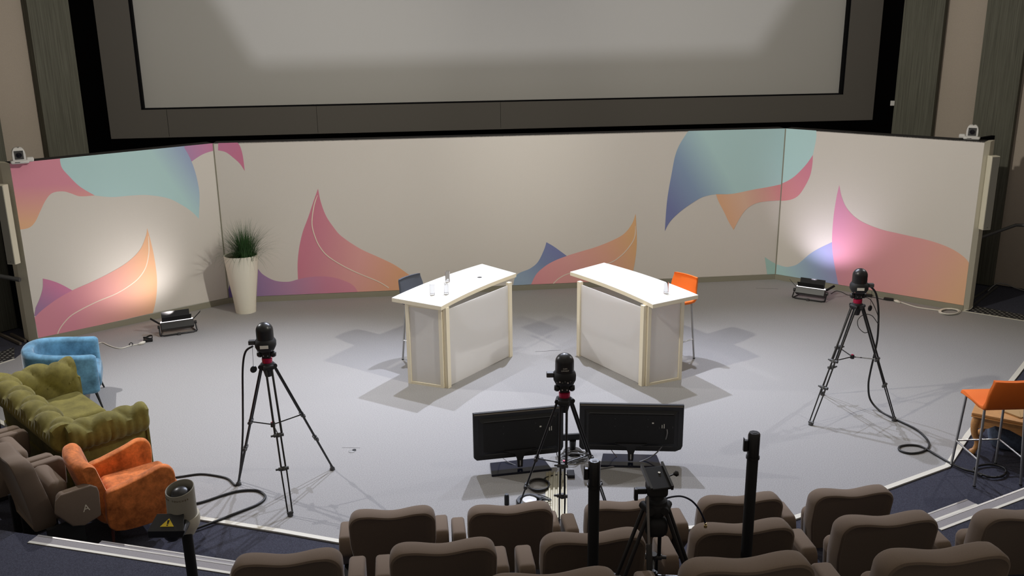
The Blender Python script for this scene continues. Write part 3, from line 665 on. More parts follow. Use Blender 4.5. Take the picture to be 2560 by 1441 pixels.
# ------------------------------------------------------------------ tripods
def tripod(label, apex, feet, zh, zb=0.0, group='black tripods with camera heads', k_=1.0):
    """apex xy, feet xy list, zh height of the leg hips"""
    t = thing('camera_tripod', label, 'tripod', (apex[0], apex[1], zb), 0, group)
    A_ = Vector((0, 0, zh))
    def rel(p): return Vector((p[0] - apex[0], p[1] - apex[1], (p[2] - zb) if len(p) > 2 else 0))
    cs = []
    for f in feet:
        f = rel(f); d = Vector((f.x, f.y, 0)).normalized(); hip = A_ + d * .055; fz = Vector((f.x, f.y, f.z + .03)); L = fz - hip; side = L.cross(Vector((0, 0, 1))).normalized()
        m1 = hip + L * .47; m2 = hip + L * .70
        mb = MB()
        for s in (-1, 1): mb.tube([hip + side * s * .026, m1 + side * s * .03], .0105, 8); mb.tube([m1 + side * s * .018, m2 + side * s * .02], .0085, 8)
        for s in (-1, 1): mb.tube([m2 + side * s * .025, fz + side * s * .02], .007, 8)
        lg = mb.build('leg', M_blk, t)
        mb = MB(); mb.tube([hip - side * .045, hip + side * .045], .022, 10); mb.build('hip_joint', M_blkm, lg)
        for m in (m1, m2):
            mb = MB(); mb.tube([m - side * .045, m + side * .045], .017, 8); mb.tube([m + side * .045, m + side * .07], .01, 8); mb.tube([m - L.normalized() * .02, m + L.normalized() * .02], .02, 8); mb.build('leg_clamp', M_dgrey, lg)
        mb = MB(); mb.tube([fz - side * .028, fz + side * .028], .013, 8); mb.tube([fz, Vector((f.x, f.y, f.z + .02))], [.015, .02], 10); mb.tube([Vector((f.x, f.y, f.z + .02)), Vector((f.x, f.y, f.z))], [.024, .027], 10); mb.build('rubber_foot', M_dgrey, lg)
        cs.append((m1, side))
    hub = Vector((0, 0, sum(c.z for c, s in cs) / 3 - .03))
    mb = MB(); mb.tube([hub - Vector((0, 0, .02)), hub + Vector((0, 0, .02))], .022, 10)
    for c, s in cs: mb.tube([hub, c], .006, 6)
    sp = mb.build('leg_spreader', M_blk, t)
    mb = MB(); mb.lathe([(.0, 0), (.012, 0), (.012, .008), (0, .009)], 10, T=TR(hub.x, hub.y, hub.z + .02)); mb.build('spreader_cap', M_red if zb == 0 else M_blk, sp)
    mb = MB(); mb.lathe([(.0, zh - .10), (.03, zh - .10), (.042, zh - .05), (.055, zh - .03), (.06, zh + .02), (.05, zh + .035), (.0, zh + .035)], 18); mb.build('bowl', M_blkm, t)
    return t
def small_head(t, zh):
    mb = MB(); mb.lathe([(.0, zh + .035), (.045, zh + .035), (.047, zh + .045), (.047, zh + .075), (.04, zh + .08), (0, zh + .08)], 20); mb.build('red_ring', M_red, t)
    mb = MB(); mb.box((-.04, -.035, zh + .08), (.04, .035, zh + .145)); hd = mb.build('pan_head', M_blkm, t, bevel=.01)
    for s in (-1, 1):
        mb = MB(); mb.lathe([(.018, 0), (.03, .01), (.03, .03), (.02, .045), (0, .046)], 14, T=TR(s * .04, 0, zh + .115) @ RY(s * PI / 2)); mb.build('side_knob', M_blk, hd)
        mb = MB(); mb.lathe([(.006, 0), (.006, .003), (0, .004)], 8, T=TR(s * .02, -.036, zh + .11) @ RX(PI / 2)); mb.build('screw', M_chrome, hd)
    return zh + .147
def dome(label, x, y, z, rz, ports=False):
    t = thing('dome_camera', label, 'camera', (x, y, z), rz, 'black dome cameras on tripods')
    mb = MB(); mb.loft([[(x_, y_, z_) for x_, y_ in rrect(w, w * .96, r * w, 6)] for w, r, z_ in ((.11, .3, 0), (.15, .3, .015), (.185, .35, .05), (.19, .4, .085), (.18, .45, .105), (.165, .48, .118))]); mb.build('base', M_blkm, t)
    mb = MB(); pr = [(.078, .112), (.078, .20)] + [(.078 * math.cos(k * PI / 16), .20 + .074 * math.sin(k * PI / 16)) for k in range(1, 8)] + [(.001, .274)]
    mb.lathe(pr, 28); dm = mb.build('dome', M_blk, t)
    if ports:
        rr = random.Random(4)
        for k in range(7):
            x = -.066 + k * .022; mb = MB(); mb.lathe([(.007, 0), (.007, .012), (0, .013)], 8, T=TR(x, -.088, .05 + .008 * (k % 2)) @ RX(PI / 2)); mb.build('port', M_chrome if k % 3 == 1 else M_dgrey, t)
        text('lettering', 'CAM', .016, M_lab, dm, TR(0, -.0795, .165) @ RX(PI / 2)); text('lettering', "L'AVANT", .016, M_lab, dm, TR(.0, -.0795, .147) @ RX(PI / 2))
    else:
        mb = MB(); mb.box((-.04, -.094, .05), (.035, -.0905, .08)); mb.build('blank_label', M_lab, t)
        for s in (-1, 1): mb = MB(); mb.lathe([(.007, 0), (.007, .003), (0, .004)], 8, T=TR(s * .062, -.088, .03) @ RX(PI / 2)); mb.build('screw', M_chrome, t)
    mb = MB(); sx = -1 if rz >= 0 else 1
    mb.box((sx * .12 - .03, -.03, .07), (sx * .12 + .03, .02, .11)); mb.build('cable_socket', M_dgrey, t, bevel=.005)
    return t
# left, right, centre
def apex_of(px, py, z): q = at(px, py, z); return (q.x, q.y)
ZH = 1.22
aL3 = apex_of(669, 915, ZH); fL = [at(597, 1213), at(726, 1290), at(831, 1175)]
tr = tripod('black camera tripod at the left front of the stage', aL3, fL, ZH); zt_ = small_head(tr, ZH)
dome('black dome camera on the left tripod with a blank white label', aL3[0], aL3[1], zt_, .12)
aR3 = apex_of(2143, 765, ZH); fR = [at(2027, 1063), at(2235, 1053), at(2056, 988)]
tr = tripod('black camera tripod at the right of the stage', aR3, fR, ZH); zt_ = small_head(tr, ZH)
dome('black dome camera on the right tripod, in front of the pink leaf', aR3[0], aR3[1], zt_, -.12)
ZHC = 1.20
aC3 = apex_of(1411, 1002, ZHC)
fC = [at(1284, 1310), at(1404, 1345), at(1523, 1292)]
tr = tripod('black camera tripod behind the two television screens', aC3, fC, ZHC)
zt_ = small_head(tr, ZHC); dome('black dome camera on the centre tripod, lettered on its back', aC3[0], aC3[1], zt_, 0, True)

# ------------------------------------------------------------------ television screens
def tv(label, tl, tr_, ztop, baseL, baseR, tilt=.02):
    a = at(tl[0], tl[1], ztop); b = at(tr_[0], tr_[1], ztop); d = (b - a); w = d.length; rz = math.atan2(d.y, d.x); c = (a + b) / 2
    t = thing('television', label, 'television', (c.x, c.y, 0), rz, 'television screens on the stage floor')
    h = .50; z0 = ztop - h; hw = w / 2
    mb = MB(); ol = [(-hw, ztop), (-hw, z0 + .03), (-hw + .03, z0), (hw - .07, z0), (hw - .015, z0 + .025), (hw, z0 + .06), (hw, ztop)]
    mb.loft([[(x, .0, z) for x, z in ol], [(x, .035, z) for x, z in ol]], smooth=False); mb.build('bezel', M_blk, t, bevel=.006)
    mb = MB(); mb.box((-hw + .02, .0355, z0 + .03), (hw - .02, .037, ztop - .02)); mb.build('display', M_lens, t)
    mb = MB(); mb.box((-hw + .01, -.004, ztop - .022), (hw - .01, .0, ztop - .010)); mb.build('top_trim', mat('bronze_trim', (.20, .17, .13), .35), t)
    mb = MB(); mb.loft([[(x, -.035, z) for x, z in ((-hw + .09, ztop - .1), (-hw + .09, z0 + .1), (hw - .09, z0 + .1), (hw - .09, ztop - .1))], [(x, .0, z) for x, z in ((-hw + .05, ztop - .06), (-hw + .05, z0 + .05), (hw - .05, z0 + .05), (hw - .05, ztop - .06))]], smooth=False)
    bc = mb.build('rear_cover', M_blkm, t)
    for z in (ztop - .085, z0 + .07):
        mb = MB(); mb.box((-hw + .1, -.04 if z < .5 else -.04, z), (hw - .1, -.03, z + .004)); mb.build('vent_line', M_dgrey, bc)
    for k in range(4):
        mb = MB(); mb.lathe([(.005, 0), (.005, .004), (0, .005)], 8, T=TR((-.16, .16)[k % 2], -.035, z0 + (.28, .36)[k // 2]) @ RX(PI / 2)); mb.build('screw', M_dgrey, bc)
    for k, (x, z, s1, s2) in enumerate(((.20, .32, .018, .014), (.27, .27, .006, .018), (.295, .285, .007, .035), (.315, .29, .007, .045), (.40, .28, .006, .02))):
        mb = MB(); mb.box((x, -.038, z0 + z - s2 / 2), (x + s1, -.034, z0 + z + s2 / 2)); mb.build('port', M_lab if k in (0, 2, 3) else M_dgrey, bc)
    mb = MB(); mb.loft([[(x, -.055, z) for x, z in ((-.16, z0 + .10), (-.05, z0 + .06), (-.03, z0 + .0), (-.025, .035), (.025, .035), (.03, z0 + .0), (.05, z0 + .06), (.16, z0 + .10))], [(x, -.03, z) for x, z in ((-.16, z0 + .10), (-.05, z0 + .06), (-.03, z0 + .0), (-.025, .035), (.025, .035), (.03, z0 + .0), (.05, z0 + .06), (.16, z0 + .10))]], smooth=False); st = mb.build('stand_neck', M_blk, t, bevel=.004)
    mb = MB(); mb.box((-.006, -.058, .045), (.006, -.054, z0 - .01)); mb.build('metal_strip', M_chrome, st)
    mb = MB(); mb.prism([(-.30, -.13), (.30, -.13), (.27, .13), (-.27, .13)], 0, .022); mb.build('stand_base', M_blackgl, t, bevel=.005)
    return t
tv('black television seen from behind, left of the centre tripod', (1182, 1036), (1409, 1015), .62, None, None)
tv('black television seen from behind, right of the centre tripod', (1449, 1009), (1711, 1014), .62, None, None)
q = at(1436, 1160)
t = thing('small_monitor', 'small black monitor on a foot between the two televisions', 'monitor', (0.60, 8.72, 0), YAW)
mb = MB(); mb.box((-.18, 0, .13), (.18, .03, .20)); mb.build('screen_case', M_blk, t, bevel=.005)
mb = MB(); mb.lathe([(.0, .0), (.10, .0), (.09, .02), (.03, .03), (.035, .13), (.0, .13)], 16); mb.build('foot', M_blk, t)
# ------------------------------------------------------------------ theatre seats
def make_seat(label, group):
    t = thing('theatre_seat', label, 'seat', (0, 0, 0), 0, group)
    def hw(z): return .222 + .083 * min(1, max(0, (z - .28) / .42)) ** .8
    def outline(ins, ztop=.955):
        pts = []; N = 40
        # up right side, over the wavy top, down left side, bottom
        for k in range(13): z = .30 + ins + (.86 - .30 - ins) * k / 12; pts.append((hw(z) - ins, z))
        def top(x): return ztop - .011 * (1 + math.cos(PI * min(1, abs(x) / .19)))
        R = .085
        for k in range(1, 8):
            a = PI / 2 * k / 8; x = (.305 - ins) - R * (1 - math.cos(a)); z = .86 + (top(x) - ins - .86) * math.sin(a); pts.append((x, z))
        M2 = 18; xr = .305 - ins - R
        for k in range(M2 + 1): x = xr - 2 * xr * k / M2; pts.append((x, top(x) - ins))
        for k in range(7, 0, -1):
            a = PI / 2 * k / 8; x = (.305 - ins) - R * (1 - math.cos(a)); z = .86 + (top(x) - ins - .86) * math.sin(a); pts.append((-x, z))
        for k in range(12, -1, -1): z = .30 + ins + (.86 - .30 - ins) * k / 12; pts.append((-(hw(z) - ins), z))
        return pts
    def lean(z): return -.20 * max(0, z - .38) ** 1.15
    loops = []
    for y, ins, fr in ((.012, .034, 0), (.0, .018, 0), (.006, .006, 0), (.022, .0, 0), (.075, .0, .5), (.115, .004, .9), (.135, .016, 1), (.142, .04, 1)):
        loops.append([(x, y + lean(z) + .035 * fr * max(0, (.75 - z) / .45) - .02 * fr * (1 - (x / .3) ** 2) * 0 + .018 * fr * (abs(x) / .3) ** 2, z) for x, z in outline(ins)])
    mb = MB(); mb.loft(loops, True); mb.build('backrest', M_seat, t, auto=38)
    mb = MB(); soft_box(mb, (-.235, -.07, -.17), (.235, .07, .17), .055, T=TR(0, .225, .50) @ RX(-.12)); mb.build('seat_cushion', M_seat, t)
    for s in (-1, 1):
        mb = MB(); x0, x1 = (.304, .404) if s > 0 else (-.404, -.304)
        sec = [(.15, .50), (.175, .60), (.20, .63), (.42, .63), (.46, .61), (.47, .56), (.46, .37), (.34, .34), (.28, .35)]
        mb.loft([[(x0 + (x1 - x0) * e, y, z) for y, z in sec] for e in (0, 1)], smooth=False); mb.build('armrest', M_seat, t, bevel=.02, seg=3)
        mb = MB(); xm = s * .358; mb.prism([(xm - .02, .06), (xm + .02, .06), (xm + .02, .34), (xm - .02, .34)], 0, .36); mb.build('support_leg', M_blkm, t)
    return t
seat0 = make_seat('', 'brown theatre seats')
first_seat = [True]
def put_seat(px, py, zf, label, group, rz=YAW, pos=None):
    if pos is None: q = at(px, py, zf + .93); pos = (q.x + math.sin(rz) * .03, q.y - math.cos(rz) * .03, zf)
    o = seat0 if first_seat[0] else copy_tree(seat0); first_seat[0] = False
    o.location = pos; o.rotation_euler = (0, 0, rz); o['label'] = label; o['group'] = group; return o
rowA = [(980, 1273, 'brown theatre seat at the left end of the front row'), (1273, 1262, 'brown theatre seat of the front row in front of the centre tripod'),
        (1564, 1252, 'brown theatre seat of the front row behind the headless video tripod'), (1845, 1238, 'brown theatre seat of the front row behind the right belt post'),
        (2120, 1221, 'brown theatre seat at the right end of the front row')]
for px, py, lb in rowA: put_seat(px, py, 0.0, lb, 'front row theatre seats')
rowB = [(720, 1382, 'brown theatre seat of the second row, furthest left'), (1106, 1355, 'brown theatre seat of the second row, second from its left end'),
        (1478, 1330, 'brown theatre seat of the second row directly behind the left belt post'), (1848, 1306, 'brown theatre seat of the second row with the cable plug hanging over it'),
        (2205, 1287, 'brown theatre seat of the second row, right of the right belt post'), (2552, 1272, 'brown theatre seat of the second row cut by the right picture edge')]
for px, py, lb in rowB: put_seat(px, py, .47, lb, 'second row theatre seats')
rowC = [(1375, 1432, 'brown theatre seat of the nearest row showing only its top edge'), (1858, 1392, 'brown theatre seat of the nearest row in the middle of the bottom edge'),
        (2343, 1370, 'brown theatre seat of the nearest row at the bottom right')]
for px, py, lb in rowC: put_seat(px, py, .97, lb, 'nearest row theatre seats')
# side block at the left: row runs away to the upper left
sd = Vector((-.69, .724, 0)).normalized(); rzs = math.atan2(sd.y, sd.x) - PI
e0 = at(209, 1262, .49)   # aisle end panel
faceN = Vector((-math.sin(rzs), math.cos(rzs), 0))
o0 = Vector((e0.x, e0.y, 0)) + sd * .405 - faceN * .35
se = put_seat(0, 0, 0, 'brown theatre seat with a letter on its end panel, beside the orange velvet armchair', 'side block theatre seats', rzs, tuple(o0))
ep = [c for c in se.children if c.name.startswith('armrest')]
mb = MB(); pn = [(.12, .50), (.14, .60), (.19, .645), (.42, .645), (.47, .61), (.48, .56), (.47, .35), (.33, .31), (.24, .34)]
mb.loft([[(x, y, z) for y, z in pn] for x in (.40, .425)], smooth=False); mb.build('end_panel', M_seat, se, bevel=.012, seg=3)
text('lettering', 'A', .085, M_letter, se, TR(.4262, .36, .46) @ RZ(PI / 2) @ RX(PI / 2))
put_seat(0, 0, 0, 'brown theatre seat next to the lettered end seat, behind the green sofa', 'side block theatre seats', rzs, tuple(o0 + sd * .83 - faceN * .04))
put_seat(0, 0, 0, 'brown theatre seat behind the green sofa at the left picture edge', 'side block theatre seats', rzs, tuple(o0 + sd * 1.66 - faceN * .06))

# ------------------------------------------------------------------ green tufted sofa
def sofa():
    F1 = at(368, 1050, .62); fd = Vector((.71, .704, 0)).normalized(); wdv = Vector((-fd.y, fd.x, 0))
    W_, D_ = 1.86, .80; c = Vector((F1.x, F1.y, 0)) + wdv * (W_ / 2) - fd * (D_ - .02)
    rz = math.atan2(fd.y, fd.x) - PI / 2
    t = thing('tufted_sofa', 'olive green velvet sofa with deep buttoned back and rolled arms', 'sofa', (c.x, c.y, 0), rz)
    # local: x across (sitter side), y forward, back at y=0. near arm = +x side?
    def puff(u, v, amp): 
        return amp * (abs(math.sin(PI * (u + v))) * abs(math.sin(PI * (u - v)))) ** .45
    def tufted(name, length, depth, flip, rows_u, place, ends=True, H=.78, lean=0.0):
        """section in (d, z): inner face up, roll over, outer down. swept along length"""
        sec = []
        zi0 = .36
        for k in range(9): f = k / 8; sec.append((0.0 + lean * f, zi0 + (H - .14 - zi0) * f, 1, f * 1.5))
        cx, cz, R = .135 + lean, H - .135, .135
        for k in range(1, 15): a = PI - (PI * 1.35) * k / 14; sec.append((cx + R * math.cos(a), cz + R * math.sin(a), 1 if k < 9 else 0, 1.5 + k * .12))
        sec.append((.155 + lean * .7, H - .25, 0, 0)); sec.append((.155 + lean * .3, .30, 0, 0)); sec.append((.155, .08, 0, 0)); sec.append((.0, .08, 0, 0)); sec.append((0, .30, 0, 0))
        N = int(length * 60); vs = []; loops = []
        for i in range(N + 1):
            s = i / N; L = []; endr = 0
            for j, (d, z, tf, v) in enumerate(sec):
                nx, nz = 0, 0
                a, b = sec[j - 1], sec[(j + 1) % len(sec)]; tx, tz = b[0] - a[0], b[1] - a[1]; ll = math.hypot(tx, tz) or 1; nx, nz = -tz / ll, tx / ll
                u = s * rows_u
                h = 0
                if tf: h = puff(u * .5, v * .5 + .25, .07) - .034
                elif 9 + 8 <= j < 9 + 14: h = .014 * abs(math.sin(PI * u * 2.5)) ** .6 - .008
                e = min(s, 1 - s) * length; rr = .03
                if e < rr: h -= .012 * (1 - e / rr)
                L.append(place(s * length, d + nx * h, z + nz * h))
            loops.append(L)
        mb = MB(); mb.loft(loops, True); return mb.build(name, M_sofa, t)
    hw = W_ / 2
    tufted('rolled_arm', D_ - .06, .16, 1, 4, lambda l, d, z: (hw - .16 + d - .03, .04 + l, z))
    tufted('rolled_arm', D_ - .06, .16, 1, 4, lambda l, d, z: (-(hw - .16 + d - .03), .04 + l, z))
    tufted('buttoned_back', W_ - .02, .16, 1, 10, lambda l, d, z: (-hw + .01 + l, .20 - d, z), H=.80, lean=.02)
    mb = MB(); mb.box((-hw + .04, .02, .07), (hw - .04, D_ - .05, .30)); mb.build('sofa_base', M_sofa, t, bevel=.02, seg=3)
    for s in (-1, 1):
        mb = MB(); lo, hi = ((-hw + .17, .22, .28), (-.002, D_ - .03, .46)) if s < 0 else ((.002, .22, .28), (hw - .17, D_ - .03, .46)); soft_box(mb, lo, hi, .06, n=6); mb.build('seat_cushion', M_sofa, t)
        mb = MB(); mb.prism([(s * (hw - .02), D_ - .03), (s * (hw - .18), D_ - .03), (s * (hw - .18), D_ - .0), (s * (hw - .02), D_ - .0)], .07, .60); mb.build('front_facing', M_sofa, t, bevel=.008)
    for x in (-hw + .1, hw - .1):
        for y in (.1, D_ - .1): mb = MB(); mb.lathe([(.02, 0), (.03, .03), (.035, .07), (0, .072)], 12, c=(x, y)); mb.build('foot', M_blkm, t)
    # buttons on the far inner arm and the roll of the back
    for i in range(3):
        mb = MB(); mb.lathe([(.010, 0), (.009, .005), (.0, .007)], 10, T=TR(-(hw - .19) + .004, .22 + i * .23, .56) @ RY(PI / 2)); mb.build('button', M_sofa, t)
    return t
sofa()

# ------------------------------------------------------------------ armchairs
def swept_wall(name, path, zb, ztf, th, m, parent, rr=None):
    """upholstered wall: plan path, bottom zb, top height function of s, thickness"""
    P_ = smoothpts([Vector((x, y, 0)) for x, y in path], 8); n = len(P_); loops = []
    cum = [0]
    for i in range(1, n): cum.append(cum[-1] + (P_[i] - P_[i - 1]).length)
    tot = cum[-1]; r = rr or th * .5
    for i, p in enumerate(P_):
        d = (P_[min(i + 1, n - 1)] - P_[max(i - 1, 0)]).normalized(); nn = Vector((-d.y, d.x, 0)); s = cum[i] / tot; zt = ztf(s) if callable(ztf) else ztf
        zb_ = zb(s) if callable(zb) else zb; e = min(cum[i], tot - cum[i]); sh = 1.0
        if e < r: sh = math.sqrt(max(0.02, 1 - (1 - e / r) ** 2)); 
        w = th * (.45 + .55 * sh); ins = r * .6 * (1 - sh)
        loops.append([tuple(p + nn * a + Vector((0, 0, b))) for a, b in rrect(w, (zt - zb_) - 2 * ins, min(r, w * .49, .06 if rr is None else rr), 6, 0, (zt + zb_) / 2)])
    mb = MB(); mb.loft(loops, True); return mb.build(name, m, parent)
# blue tub chair
fdb = Vector((.93, .36, 0)).normalized(); rzb = math.atan2(fdb.y, fdb.x) - PI / 2
q1 = at(243, 888, .66); wv = Vector((-fdb.y, fdb.x, 0)); cb = Vector((q1.x, q1.y, 0)) + wv * .38 - fdb * .36
t = thing('tub_armchair', 'sky blue velvet tub armchair with splayed black legs at the left', 'armchair', (cb.x, cb.y, 0), rzb)
pth = [(.34, .34), (.345, .15), (.34, -.1), (.27, -.29), (.1, -.37), (-.1, -.37), (-.27, -.29), (-.34, -.1), (-.345, .15), (-.34, .34)]
def ztb(s): return .655 + .085 * math.sin(PI * s) ** 1.5
swept_wall('shell_back', pth, .20, ztb, .13, M_blue, t, .055)
mb = MB(); soft_box(mb, (-.29, -.28, .22), (.29, .36, .42), .06, n=6); mb.build('seat_cushion', M_blue, t)
for x, y in ((-.28, .28), (.28, .28), (-.24, -.26), (.24, -.26)):
    mb = MB(); mb.tube([(x, y, .21), (x * 1.2, y * 1.2, 0)], [.018, .009], 10); mb.build('leg', M_blkm, t)
# orange armchair
fdo = Vector((.80, .60, 0)).normalized(); rzo = math.atan2(fdo.y, fdo.x) - PI / 2; wv = Vector((-fdo.y, fdo.x, 0))
q2 = at(440, 1166, .60); co = Vector((q2.x, q2.y, 0)) + wv * .36 - fdo * .40
t = thing('velvet_armchair', 'burnt orange velvet armchair in front of the green sofa', 'armchair', (co.x, co.y, 0), rzo)
for s in (-1, 1):
    sec = [(-.15, .16), (-.19, .42), (-.17, .52), (-.04, .55), (.16, .60), (.28, .635), (.36, .60), (.385, .50), (.36, .30), (.30, .16)]
    pts = smoothpts([Vector((0, y, z)) for y, z in sec], 5, True)
    x0 = s * .30; loops = []
    for off, ins in ((-.045, .03), (-.04, .012), (-.02, 0), (.02, 0), (.04, .012), (.045, .03)):
        cyy, czz = 0, .38
        loops.append([(x0 + off + s * .05 * ((p.y + .3) / .6) ** 1 * .6, cyy + (p.y - cyy) * (1 - ins * 1.6), czz + (p.z - czz) * (1 - ins * 2)) for p in pts])
    mb = MB(); mb.loft(loops, True); mb.build('arm', M_oran, t, auto=60)
mb = MB(); loops = []
for k in range(13):
    f = k / 12; x = -.29 + .58 * f; e = min(f, 1 - f) * .58; sh = math.sqrt(min(1, max(.05, 1 - (1 - min(e / .06, 1)) ** 2)))
    loops.append([(x, -.16 + y_ - .26 * (z_ - .3) - .05 * (1 - (2 * f - 1) ** 2), z_) for y_, z_ in [(a, .50 + (b - .50) * (.93 + .07 * sh)) for a, b in rrect(.15 * (.6 + .4 * sh), .60, .07 * (.6 + .4 * sh), 6, 0, .49)]])
mb.loft(loops, True); mb.build('backrest', M_oran, t)
mb = MB(); soft_box(mb, (-.25, -.12, .28), (.25, .44, .43), .06, n=6); mb.build('seat_cushion', M_oran, t)
mb = MB(); soft_box(mb, (-.27, -.16, .16), (.27, .33, .29), .03); mb.build('seat_base', M_oran, t)
for x, y in ((-.26, .27), (.26, .27), (-.26, -.15), (.26, -.15)):
    mb = MB(); mb.tube([(x, y, .17), (x * 1.1, y * 1.12, 0)], [.018, .010], 10); mb.build('leg', mat('walnut_leg', (.10, .03, .02), .4), t)

# ------------------------------------------------------------------ wooden table with things at the right
tc_ = at(2429, 1032, .45); ta = math.atan2(-.54, .84)
t = thing('wooden_table', 'honey coloured low wooden table with carved curved legs at the right edge', 'table', (tc_.x, tc_.y, 0), ta)
mb = MB(); mb.box((0, 0, .42), (1.10, .62, .45)); mb.build('table_top', M_wood, t, bevel=.008)
mb = MB(); mb.box((-.0, -.01, .408), (1.11, .63, .42)); mb.build('top_moulding', M_wood, t, bevel=.004)
for y0 in (.03, .575):
    mb = MB(); ap = [(.05, .41), (.05, .28), (.16, .30), (.22, .345), (.35, .33), (.48, .28), (.55, .27), (.62, .28), (.75, .33), (.88, .345), (.94, .30), (1.05, .28), (1.05, .41)]
    mb.loft([[(x, y0, z) for x, z in ap], [(x, y0 + .02, z) for x, z in ap]], smooth=False); mb.build('apron', M_wood, t)
for x0 in (.03, 1.05): mb = MB(); mb.box((x0, .05, .28), (x0 + .02, .57, .41)); mb.build('apron', M_wood, t)
for x in (.06, 1.04):
    for y in (.06, .56):
        sx = -1 if x < .5 else 1; sy = -1 if y < .3 else 1
        mb = MB(); pts = [(x, y, .41), (x + sx * .02, y + sy * .02, .33), (x + sx * .015, y + sy * .01, .22), (x - sx * .02, y - sy * .015, .12), (x - sx * .01, y - sy * .01, .05), (x + sx * .025, y + sy * .02, .0)]
        pts = smoothpts(pts, 4); mb.tube(pts, [.045 - .022 * abs(math.sin(PI * .5 * k / len(pts))) + (.01 if k > len(pts) * .85 else 0) for k in range(len(pts))], 8); mb.build('leg', M_wood, t)
def on_table(x, y): v = Vector((x, y, 0)); v.rotate(Matrix.Rotation(ta, 3, 'Z')); return (tc_.x + v.x, tc_.y + v.y)
p = on_table(.40, .24)
t2 = thing('paper_bag', 'flat brown kraft paper bag lying on the wooden table', 'bag', (p[0], p[1], .451), .5)
mb = MB(); mb.box((-.13, -.10, 0), (.13, .10, .012)); mb.build('bag_body', M_kraft, t2, bevel=.004)
mb = MB(); mb.prism([(-.13, -.10), (-.13, .10), (.0, .0)], .0125, .015); mb.build('folded_flap', M_kraft, t2)
p = on_table(.62, .40)
t2 = thing('boxed_book', 'dark blue and white box behind the kraft bag on the wooden table', 'book', (p[0], p[1], .451), ta)
mb = MB(); mb.box((-.12, -.09, 0), (.12, .09, .05)); mb.build('cover', mat('navy_cover', (.02, .025, .08), .4), t2, bevel=.003)
mb = MB(); mb.box((-.16, -.09, 0), (-.121, .09, .05)); mb.build('white_spine', M_lab, t2)
p = on_table(.62, .12)
t2 = thing('folded_scarf', 'crumpled crimson cloth lying on the kraft bag at the right edge', 'scarf', (p[0], p[1], .451), .2)
mb = MB(); 
for k in range(3): mb.tube(smoothpts([(-.08, k * .03, .02), (-.02, k * .03 + .015, .028), (.06, k * .03, .02), (.12, k * .03 - .01, .018)], 5), .018, 8)
mb.build('cloth', M_purple, t2)
q = at(2490, 1100, .1)
t = thing('floor_cushion', 'slate blue cushion on the floor beneath the wooden table', 'cushion', (q.x + .25, q.y + .1, 0), -.4)
mb = MB(); mb.loft([[(x, y, z) for x, y in rrect(w, w * .8, .12, 6)] for w, z in ((.44, .0), (.50, .05), (.52, .12), (.48, .19), (.36, .235), (.2, .25))]); mb.build('cushion_body', M_cush, t)
# ------------------------------------------------------------------ headless video tripod among the seats
def dep(v): return (Vector(v) - EYE).dot(fwd)
hp = at(1640, 1266, 1.82); TZ = .97
vt = tripod('black video tripod without a camera standing behind the second seat row', (hp.x, hp.y), [(hp.x - .36, hp.y - .16, TZ), (hp.x + .33, hp.y - .12, TZ), (hp.x + .03, hp.y + .22, TZ)], 1.82 - TZ, TZ, 'tripods among the seats')
zz = 1.82 - TZ
mb = MB(); mb.lathe([(.0, zz - .02), (.055, zz - .02), (.058, zz + .04), (.04, zz + .05), (.04, zz + .09), (0, zz + .09)], 18); mb.build('fluid_drum', M_blkm, vt)
mb = MB(); soft_box(mb, (-.055, -.05, zz + .07), (.055, .05, zz + .14), .02); hd = mb.build('fluid_head', M_blkm, vt)
Tp = TR(.0, .0, zz + .155) @ RX(.25) @ RZ(.15)
mb = MB(); mb.box((-.055, -.085, 0), (.055, .085, .014), T=Tp); pl = mb.build('camera_plate', M_blkm, vt, bevel=.004)
for s in (-1, 1): mb = MB(); mb.box((s * .055 - .006, -.09, .0), (s * .055 + .006, .10, .028), T=Tp); mb.build('plate_rail', M_blk, pl)
mb = MB(); mb.lathe([(.007, 0), (.007, .005), (0, .006)], 10, T=Tp @ TR(.02, .03, .014)); mb.build('plate_screw', M_chrome, pl)
mb = MB(); mb.tube([Tp @ Vector((.06, .0, .01)), Tp @ Vector((.095, .01, .015))], .004, 6); mb.lathe([(.006, 0), (.016, .015), (.012, .026), (0, .028)], 10, T=Tp @ TR(.09, .01, .015) @ RY(PI / 2)); mb.build('locking_knob', M_blk, vt)
mb = MB(); mb.box((-.11, -.03, zz + .085), (-.055, .0, zz + .115)); mb.box((-.12, -.035, zz + .05), (-.10, -.005, zz + .115)); mb.build('handle_bracket', M_blk, vt, bevel=.004)
mb = MB(); h0 = Vector((-.055, -.06, zz + .09)); h1 = Vector((-.045, -.09, zz - .17)); h2 = Vector((-.038, -.10, zz - .33)); mb.tube([h0, h1], .008, 8); hb = mb.build('pan_handle', M_steel, vt)
mb = MB(); mb.tube([h1, h1.lerp(h2, .15), h1.lerp(h2, .85), h2], [.013, .016, .016, .012], 12); mb.build('handle_grip', M_dgrey, hb)
mb = MB(); soft_box(mb, (-.06, -.07, zz - .16), (.06, .03, zz - .05), .04); mb.build('lower_bowl', M_blkm, vt)

